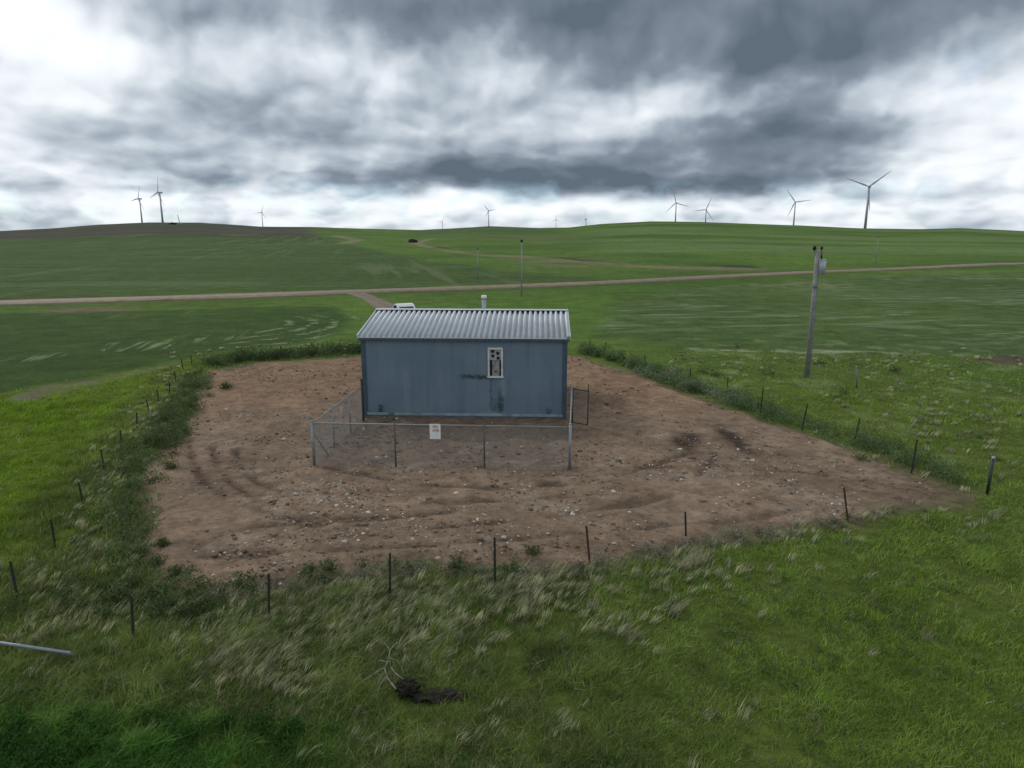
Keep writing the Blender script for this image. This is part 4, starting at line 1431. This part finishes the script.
def seed_grass():
    """tufts of pale long grass leaning with the wind"""
    C = []
    rn = np.random.default_rng(21)

    def cluster(px, py, sx, sy, n):
        for _ in range(int(n * 2.6)):
            a_, b_ = rn.normal(px, sx), rn.normal(py, sy)
            if b_ < 345: continue
            g = gp(a_, b_)
            C.append((g.x, g.y))
    for args in ((250, 665, 30, 16, 34), (300, 690, 40, 14, 14), (270, 610, 40, 14, 16), (340, 620, 45, 20, 50), (440, 600, 60, 14, 60), (455, 625, 60, 20, 24), (540, 585, 40, 10, 30),
                 (610, 632, 30, 10, 10), (580, 622, 30, 12, 7), (690, 565, 14, 5, 14), (630, 574, 30, 8, 10), (675, 612, 8, 5, 4), (730, 566, 30, 8, 5),
                 (440, 655, 40, 14, 10), (240, 640, 40, 14, 16), (350, 745, 120, 16, 9), (520, 725, 40, 14, 5), (420, 590, 130, 10, 50), (200, 640, 40, 20, 16),
                 (140, 565, 30, 22, 16), (60, 615, 34, 24, 30), (95, 545, 18, 22, 22), (115, 480, 14, 18, 26), (150, 425, 12, 14, 30), (180, 385, 10, 8, 24), (30, 660, 30, 20, 12), (40, 585, 20, 14, 10),
                 (880, 470, 20, 10, 2), (968, 518, 22, 10, 5), (830, 600, 120, 30, 2), (780, 540, 60, 10, 10), (870, 512, 25, 5, 16), (750, 690, 120, 40, 1), (740, 735, 60, 20, 2),
                 (900, 400, 90, 22, 34), (960, 430, 50, 30, 24), (720, 372, 90, 10, 16), (860, 362, 120, 5, 26), (260, 352, 60, 3, 14)):
        cluster(*args)
    C = np.array(C)
    sd_ = sdf(C[:, 0], C[:, 1], PAD)
    C = C[sd_ > -0.2]
    K = 15
    n = len(C)
    P = np.repeat(C, K, 0) + rn.normal(0, 0.055, (n * K, 2)) * np.repeat(0.9 + np.hypot(C[:, 0], C[:, 1]) * 0.012, K)[:, None]
    tot = len(P)
    ht = np.repeat(rn.uniform(0.22, 0.42, n), K) * rn.uniform(0.6, 1.1, tot)
    far = np.repeat(sstep(25, 40, C[:, 1]), K)
    ht *= 1 - 0.25 * far
    dirn = np.repeat(rn.normal(0.30, 0.45, n), K) + rn.normal(0, 0.22, tot)
    amt = ht * np.repeat(rn.uniform(0.35, 0.85, n), K) * rn.uniform(0.7, 1.2, tot)
    lean = np.stack([np.cos(dirn) * amt, np.sin(dirn) * amt], 1)
    tone = np.repeat(rn.uniform(0.45, 1.1, n), K) * rn.uniform(0.6, 1.15, tot)
    green = np.repeat(rn.random(n), K)
    col = np.array([0.20, 0.22, 0.09])[None] * tone[:, None]
    tip = (np.array([0.74, 0.72, 0.48])[None] * (1 - 0.35 * green[:, None]) + np.array([0.48, 0.56, 0.26])[None] * 0.35 * green[:, None]) * tone[:, None]
    wd = np.maximum(0.015, P[:, 1] * 0.0015) * rn.uniform(0.5, 1.3, tot)
    tag(link('seed_grass', blades('seed_grass', P, ht * 0.85, wd, lean, col, M_SEED, seedtip=tip), M_SEED),
        'pale dry seed grass tufts leaning to the right in the wind', 'grass', kind='stuff')


seed_grass()


def leaf_cloud(C, Rr, H, n_each, size, col, rn, z=None):
    """leaf-sized faces filling low mounded plants; returns V, Q, colours"""
    N = len(C)
    tot = N * n_each
    u = rn.normal(size=(tot, 3))
    u /= np.linalg.norm(u, axis=1)[:, None]
    rad = rn.random(tot) ** 0.6
    p = u * rad[:, None]
    p[:, 2] = np.abs(p[:, 2])
    Rk, Hk = np.repeat(Rr, n_each), np.repeat(H, n_each)
    lob = 1 + 0.35 * np.sin(np.arctan2(p[:, 1], p[:, 0]) * 3 + np.repeat(rn.random(N) * 6, n_each))
    pos = np.stack([p[:, 0] * Rk * lob, p[:, 1] * Rk * lob, p[:, 2] * Hk * (0.8 + 0.4 * rn.random(tot)) + 0.02], 1)
    pos[:, :2] += np.repeat(C, n_each, 0)
    pos[:, 2] += hz(pos[:, 0], pos[:, 1])
    s = np.repeat(size, n_each) * rn.uniform(0.6, 1.4, tot)
    a = rn.normal(size=(tot, 3)); a[:, 2] = np.abs(a[:, 2]) + 0.9
    a /= np.linalg.norm(a, axis=1)[:, None]
    b = np.cross(a, rn.normal(size=(tot, 3)))
    b /= np.linalg.norm(b, axis=1)[:, None] + 1e-9
    a, b = a * s[:, None], b * (s * 0.30)[:, None]
    V = np.stack([pos, pos + a * 0.5 + b, pos + a, pos + a * 0.5 - b], 1)
    q = np.arange(tot)[:, None] * 4 + np.arange(4)[None]
    ck = np.repeat(col, n_each, 0) * rn.uniform(0.6, 1.4, tot)[:, None]
    return V.reshape(-1, 3), q, np.repeat(ck, 4, 0)


def along(P, n, jit, rn):
    seg = np.linalg.norm(np.diff(P, axis=0), axis=1)
    cum = np.concatenate([[0], np.cumsum(seg)])
    s = np.sort(rn.random(n)) * cum[-1]
    x = np.interp(s, cum, P[:, 0]) + rn.normal(0, jit, n)
    y = np.interp(s, cum, P[:, 1]) + rn.normal(0, jit, n)
    return np.stack([x, y], 1)


def weeds():
    rn = np.random.default_rng(31)
    G = []
    sage, dk, md = np.array([0.175, 0.205, 0.135]), np.array([0.080, 0.112, 0.044]), np.array([0.115, 0.165, 0.050])

    def add(C, r, h, col, n=150, size=0.07):
        N = len(C)
        y = C[:, 1]
        rs, hs = r * rn.uniform(0.6, 1.35, N), h * rn.uniform(0.6, 1.35, N)
        cc = col[None] * rn.uniform(0.7, 1.35, N)[:, None]
        G.append(leaf_cloud(C, rs, hs, n, np.maximum(size, y * 0.0022) * np.ones(N), cc, rn))
    redge = gpoly([(575, 352), (600, 360), (640, 373), (690, 393), (720, 402), (760, 418), (810, 435), (850, 448), (900, 466), (945, 485)])
    redge2 = redge + np.array([0.55, 0.35])
    add(along(redge2, 130, 0.30, rn), 0.52, 0.60, np.array([0.135, 0.195, 0.085]), 170)
    add(along(redge2[2:6], 34, 0.4, rn), 0.6, 0.62, sage * 1.15, 170)
    add(along(redge2 + 0.6, 80, 0.4, rn), 0.50, 0.50, md * 1.1, 150)
    bedge = gpoly([(205, 368), (250, 361), (300, 358), (365, 353)])
    add(along(bedge + np.array([0, 0.9]), 90, 0.45, rn), 0.75, 0.75, dk, 150)
    ledge = gpoly([(205, 377), (200, 392), (190, 412), (178, 434), (152, 458), (138, 480), (142, 505), (140, 540), (148, 575)])
    add(along(ledge - np.array([0.5, 0]), 84, 0.42, rn), 0.48, 0.46, dk * 1.35, 170)
    add(along(ledge[2:6] - np.array([0.5, 0]), 40, 0.6, rn), 0.65, 0.62, dk, 190)
    mid = (gpoly([(182, 372), (160, 410), (135, 440), (110, 480), (85, 530), (60, 590)]))
    add(along(mid + np.array([1.2, 0]), 50, 0.5, rn), 0.42, 0.34, md * 1.15, 150)
    lowl = gpoly([(40, 620), (90, 600), (140, 590), (200, 605), (240, 600)])
    add(along(lowl, 46, 0.5, rn), 0.38, 0.32, dk * 1.1, 170)
    fedge = gpoly([(180, 600), (300, 590), (370, 575), (450, 576), (540, 574), (600, 565), (680, 550), (760, 536), (850, 522)])
    add(along(fedge, 90, 0.22, rn), 0.26, 0.26, np.array([0.22, 0.21, 0.16]), 110, 0.05)
    add(along(fedge[:5] + np.array([0, 0.2]), 26, 0.2, rn), 0.25, 0.36, dk * 1.2, 130, 0.06)
    # broad-leaved patch at the lower left and lower middle
    C = np.stack([rn.uniform(-9.5, -2.5, 230), rn.uniform(8.2, 11.6, 230)], 1)
    kk = fbm(C[:, 0], C[:, 1], 2.0, 140, 3) > 0.47
    add(C[kk], 0.24, 0.24, np.array([0.042, 0.108, 0.020]), 130, 0.055)
    C = np.stack([rn.uniform(-2.0, 2.2, 150), rn.uniform(8.6, 10.8, 150)], 1)
    add(C, 0.17, 0.15, np.array([0.080, 0.140, 0.040]), 90, 0.04)
    # low broad-leaved plants through the near grass
    C = np.stack([rn.uniform(-11, 13, 900), 8.2 + 9.5 * rn.random(900) ** 1.3], 1)
    C = C[(np.abs(C[:, 0]) < 0.85 * C[:, 1]) & (sdf(C[:, 0], C[:, 1], PAD) > 0.5) & (fbm(C[:, 0], C[:, 1], 2.4, 155, 3) > 0.45)]
    h2 = len(C) // 2
    add(C[:h2], 0.13, 0.13, np.array([0.105, 0.175, 0.048]), 45, 0.045)
    add(C[h2:], 0.10, 0.16, np.array([0.150, 0.185, 0.090]), 36, 0.040)
    # shrubs dotted through the right-hand meadow
    C = np.array([gp(a_, b_)[:2] for a_, b_ in ((885, 448), (868, 452), (845, 395), (895, 372), (704, 374), (716, 377), (862, 462), (655, 372), (770, 375), (820, 365))])
    add(C, 0.6, 0.45, dk * 1.1, 200)
    V, Q, Cc, o = [], [], [], 0
    for v, q, c in G:
        V.append(v); Q.append(q + o); Cc.append(c); o += len(v)
    me = np_mesh('weeds', np.concatenate(V), np.concatenate(Q), None, np.concatenate(Cc))
    tag(link('weeds', me, M_LEAF), 'grey green and dark green weeds crowding the edges of the dirt pad', 'weeds', kind='stuff')


weeds()

# single plants one can tell apart on the bare dirt
WD = [(140, 556, 0.34, 'low dark weed clump at the dirt edge, nearest the left front fence corner'), (157, 566, 0.30, 'small weed tuft on the dirt among gravel left of the front posts'),
      (163, 548, 0.22, 'tiny weed tuft higher on the dirt above the other left front tufts'), (176, 577, 0.26, 'small round weed tuft near a pile of grey stones'),
      (226, 390, 0.45, 'dark bush alone on the dirt beside the far left weed strip'), (176, 447, 0.75, 'broad dark bush bulging from the left weeds onto the dirt'),
      (172, 470, 0.28, 'small dark tuft just inside the left bulge of the pad'), (330, 572, 0.30, 'weed clump on the dirt edge above the third front post'),
      (310, 574, 0.24, 'little weed tuft left of a larger clump at the front dirt edge'), (455, 573, 0.24, 'green tuft at the front dirt edge left of the middle post'),
      (533, 556, 0.26, 'green tuft at the front dirt edge between middle post and rusty post')]
rnw = np.random.default_rng(51)
for (px, py, r_, lab) in WD:
    g = gp(px, py)
    colr = np.array([[0.085, 0.115, 0.045]]) if px != 655 else np.array([[0.06, 0.045, 0.033]])
    V, Q, Cc = leaf_cloud(np.array([[0.0, 0.0]]), np.array([r_]), np.array([r_ * 0.95]), 320, np.array([max(0.06, g.y * 0.0024)]), colr, rnw)
    V[:, 2] -= float(hz(0, 0)) * 0
    o = empty('weed_clump', (g.x, g.y, 0.05))
    tag(o, lab, 'weed', 'single weeds on the bare dirt')
    link('leaves', np_mesh('leaves', V, Q, None, Cc), M_LEAF, o)
    st = MB()
    for k in range(5):
        a_ = k * 1.3
        st.tube((0, 0, -0.03), (math.cos(a_) * r_ * 0.5, math.sin(a_) * r_ * 0.5, r_ * 0.8), 0.008, 0.004, 5)
    st.build('stem', M_BARK, o)
# far bushes
for (px, py, s, lab, nm) in ((172.5, 222.6, 4.5, 'dark low bush on top of the dark hill right of the tall turbine', 'bush'), (412, 242.5, 2.3, 'dark bush at the bend of the pale gully below the far ridge', 'bush')):
    g = gp(px, py)
    if px < 200: g = gp(px, 224.5)
    V, Q, Cc = leaf_cloud(np.array([[0.0, 0.0], [s * 0.8, 1]]), np.array([s, s * 0.7]), np.array([s * 0.75, s * 0.5]), 500, np.array([0.9, 0.9]), np.array([[0.050, 0.066, 0.062]] * 2), rnw)
    o = empty(nm, g)
    tag(o, lab, 'bush')
    link('foliage', np_mesh('foliage', V, Q, None, Cc), M_LEAF, o)
    MB().tube((0, 0, -0.6), (0.2, 0, s * 0.5), 0.25, 0.1, 6).build('trunk', M_WOOD, o)


# ------------------------------------------------------------------ stones on the dirt
def stones():
    rn = np.random.default_rng(61)
    C = []
    for (px, py, sx, sy, n) in ((310, 497, 40, 12, 170), (345, 512, 60, 14, 120), (430, 545, 120, 18, 170), (250, 560, 60, 18, 110), (720, 475, 60, 18, 170), (690, 462, 40, 12, 110), (560, 480, 80, 20, 150),
                                (500, 450, 60, 16, 110), (800, 480, 60, 16, 70), (330, 480, 60, 30, 70), (420, 455, 60, 20, 60), (620, 520, 120, 18, 150), (820, 512, 50, 10, 70), (480, 500, 180, 40, 330), (660, 440, 120, 30, 130), (280, 440, 60, 40, 60)):
        for _ in range(int(n * 2.3)):
            g = gp(rn.normal(px, sx), rn.normal(py, sy))
            C.append((g.x, g.y))
    C = np.array(C)
    # stones gather in patches and lines
    kk = (sdf(C[:, 0], C[:, 1], PAD) < -0.1) & (rn.random(len(C)) < np.clip(0.35 + (fbm(C[:, 0], C[:, 1] * 1.5, 1.3, 150, 3) - 0.45) * 4, 0.1, 1))
    C = C[kk]
    x0, y0 = PAD.min(0)
    x1, y1 = PAD.max(0)
    E = np.stack([rn.uniform(x0, x1, 16000), y0 + (y1 - y0) * rn.random(16000) ** 1.6], 1)
    E = E[(sdf(E[:, 0], E[:, 1], PAD) < -0.2) & (fbm(E[:, 0], E[:, 1], 1.8, 165, 4) > 0.47)]
    clod = np.arange(len(C) + len(E)) >= len(C)
    C = np.concatenate([C, E])
    b = bmesh.new()
    bmesh.ops.create_icosphere(b, subdivisions=1, radius=1.0)
    bv = np.array([v.co[:] for v in b.verts])
    bf = np.array([[v.index for v in f.verts] for f in b.faces])
    b.free()
    n = len(C)
    s = 0.016 + 0.030 * rn.random(n) ** 2.2 + (rn.random(n) < 0.06) * rn.uniform(0.02, 0.06, n)
    s *= 0.74 + C[:, 1] * 0.0145
    V = bv[None] * (1 + rn.normal(0, 0.16, (n, len(bv), 1)))
    ax = rn.uniform(0.6, 1.4, (n, 1, 3)); ax[..., 2] *= 0.7
    V = V * ax * s[:, None, None]
    a = rn.uniform(0, 6.28, n)
    ca, sa = np.cos(a)[:, None], np.sin(a)[:, None]
    X = V[..., 0] * ca - V[..., 1] * sa
    Y = V[..., 0] * sa + V[..., 1] * ca
    V = np.stack([X + C[:, :1], Y + C[:, 1:], V[..., 2] + 0.088 + s[:, None] * 0.2], -1)
    F_ = (bf[None] + (np.arange(n) * len(bv))[:, None, None]).reshape(-1, 3)
    t = rn.random(n)
    t[clod] = 2.0
    col = np.where((t < 0.42)[:, None], np.array([[0.47, 0.43, 0.375]]), np.where((t < 0.75)[:, None], np.array([[0.27, 0.22, 0.18]]), np.where((t < 1.5)[:, None], np.array([[0.13, 0.10, 0.082]]), np.array([[0.165, 0.115, 0.080]])))) * rn.uniform(0.75, 1.2, n)[:, None]
    me = np_mesh('loose_stones', V.reshape(-1, 3), None, F_, np.repeat(col, len(bv), 0))
    tag(link('loose_stones', me, M_GRAVEL), 'pale and brown loose stones scattered over the dirt', 'stones', kind='stuff')


stones()
# a few stones big enough to single out
rnb = random.Random(5)
for (px, py, s, lab) in ((504, 541, 0.075, 'pale flat stone on the dirt just right of the middle front post'), (397, 421, 0.08, 'white stone near the shed foot inside the fenced yard'), (296, 497, 0.08, 'white stone on the dirt below the corner of the wire fence'),
                         (234, 585, 0.09, 'tan stone at the front left edge of the dirt'), (438, 562, 0.07, 'tan stone close to the grass left of the middle post')):
    g = gp(px, py)
    b = bmesh.new()
    bmesh.ops.create_icosphere(b, subdivisions=2, radius=1.0)
    for v in b.verts: v.co *= 1 + rnb.uniform(-0.14, 0.14)
    bmesh.ops.transform(b, matrix=Matrix.Diagonal((s * 1.3, s, s * 0.62, 1)), verts=b.verts)
    me = bpy.data.meshes.new('stone')
    b.to_mesh(me); b.free()
    o = link('stone', me, mat('pale_stone', (0.36, 0.33, 0.285), 0.9, var=0.2, scale=9))
    o.location = (g.x, g.y, 0.10 + s * 0.25)
    o.rotation_euler = (0, 0, rnb.uniform(0, 6))
    tag(o, lab, 'stone', 'larger stones on the dirt')

# ------------------------------------------------------------------ dead branch with root clod, pipe
g = gp(404, 698)
db = empty('uprooted_shrub', (g.x, g.y, 0))
tag(db, 'bare dead branch with dark root clod lying in the grass in front', 'dead branch')
b = bmesh.new()
bmesh.ops.create_icosphere(b, subdivisions=5, radius=1.0)
for v in b.verts:
    n_ = float(fbm(np.array(v.co.x * 2 + 5), np.array(v.co.y * 2 + v.co.z * 3), 1.0, 160, 4))
    v.co *= 0.6 + 0.8 * n_
bmesh.ops.transform(b, matrix=Matrix.Translation((0.06, 0.10, 0.16)) @ Matrix.Diagonal((0.24, 0.20, 0.19, 1)), verts=b.verts)
me = bpy.data.meshes.new('root_clod'); b.to_mesh(me); b.free()
link('root_clod', me, M_CLOD_SHADE, db)
b = bmesh.new()  # low dark strip beside the clod: shadow of a burrow built as lumps
for (a_, b_, r_) in ((0.35, -0.02, 0.16), (0.60, 0.02, 0.20), (0.88, 0.02, 0.20), (1.1, 0.0, 0.14)):
    vs = bmesh.ops.create_icosphere(b, subdivisions=4, radius=r_, matrix=Matrix.Translation((a_, b_, 0.06)))['verts']
    for v in vs:
        n_ = float(fbm(np.array(v.co.x * 9), np.array(v.co.y * 9 + v.co.z * 7), 1.0, 170, 4))
        d_ = v.co - Vector((a_, b_, 0.06))
        v.co = Vector((a_, b_, 0.06)) + d_ * (0.6 + 0.8 * n_)
        v.co.z = 0.03 + (v.co.z - 0.05) * 0.55
me = bpy.data.meshes.new('burrow_shade'); b.to_mesh(me); b.free()
link('burrow_shade', me, M_CLOD_SHADE, db)


def limb(pts, r0, r1):
    m_ = MB()
    for k in range(len(pts) - 1):
        t0, t1 = k / (len(pts) - 1), (k + 1) / (len(pts) - 1)
        m_.tube(pts[k], pts[k + 1], r0 + (r1 - r0) * t0, r0 + (r1 - r0) * t1, 7)
    return m_


def wpt(px, py, dy=0.0): # around the clod, standing up in the plane of the clod
    q = at(px, py, g.y + dy)
    return q - Vector((g.x, g.y, 0))


for pts, r0, r1 in (([(396, 689, -0.05), (391, 683, 0), (386, 676, 0.05), (385, 668, 0.1), (388, 660, 0.12), (390, 650, 0.15), (394, 645, 0.2), (398, 642, 0.25)], 0.020, 0.008),
                    ([(403, 679, 0.05), (395, 673, 0.05), (391, 667, 0.1), (389, 660, 0.12)], 0.013, 0.008), ([(390, 651, 0.15), (387, 646, 0.2), (384, 643, 0.25)], 0.009, 0.004),
                    ([(386, 667, 0.1), (380, 670, 0.1), (372, 675, 0.15), (362, 681, 0.2)], 0.010, 0.005), ([(387, 662, 0.1), (380, 660, 0.15), (377, 664, 0.2)], 0.008, 0.004),
                    ([(385, 677, 0.02), (380, 686, -0.05), (376, 697, -0.1)], 0.009, 0.004), ([(404, 655, 0.3), (409, 660, 0.3), (410, 664, 0.3)], 0.009, 0.005), ([(389, 658, 0.1), (396, 660, 0.2), (401, 666, 0.25), (404, 676, 0.2)], 0.008, 0.005),
                    ([(394, 645, 0.2), (396, 649, 0.25), (400, 648, 0.3)], 0.006, 0.003)):
    limb([wpt(*p) for p in pts], r0, r1).build('branch', M_BARK, db, True)

a_, b_ = gp(-60, 646), gp(72, 663)
pd = MB().tube(Vector((0, 0, 0.30)), Vector((b_.x - a_.x, b_.y - a_.y, 0.24)), 0.034, n=14)
pd.tube(Vector((b_.x - a_.x, b_.y - a_.y, 0.24)) * 0.985, Vector((b_.x - a_.x, b_.y - a_.y, 0.24)) * 1.0, 0.038, n=14)
pr_ = empty('metal_pipe', (a_.x, a_.y, 0))
tag(pr_, 'long bluish grey metal pipe lying on the grass at the left edge', 'pipe')
pd.build('tube', mat('blue_grey_pipe', (0.22, 0.26, 0.31), 0.45, 0.3, 0.4, 0.15, 5), pr_, True)
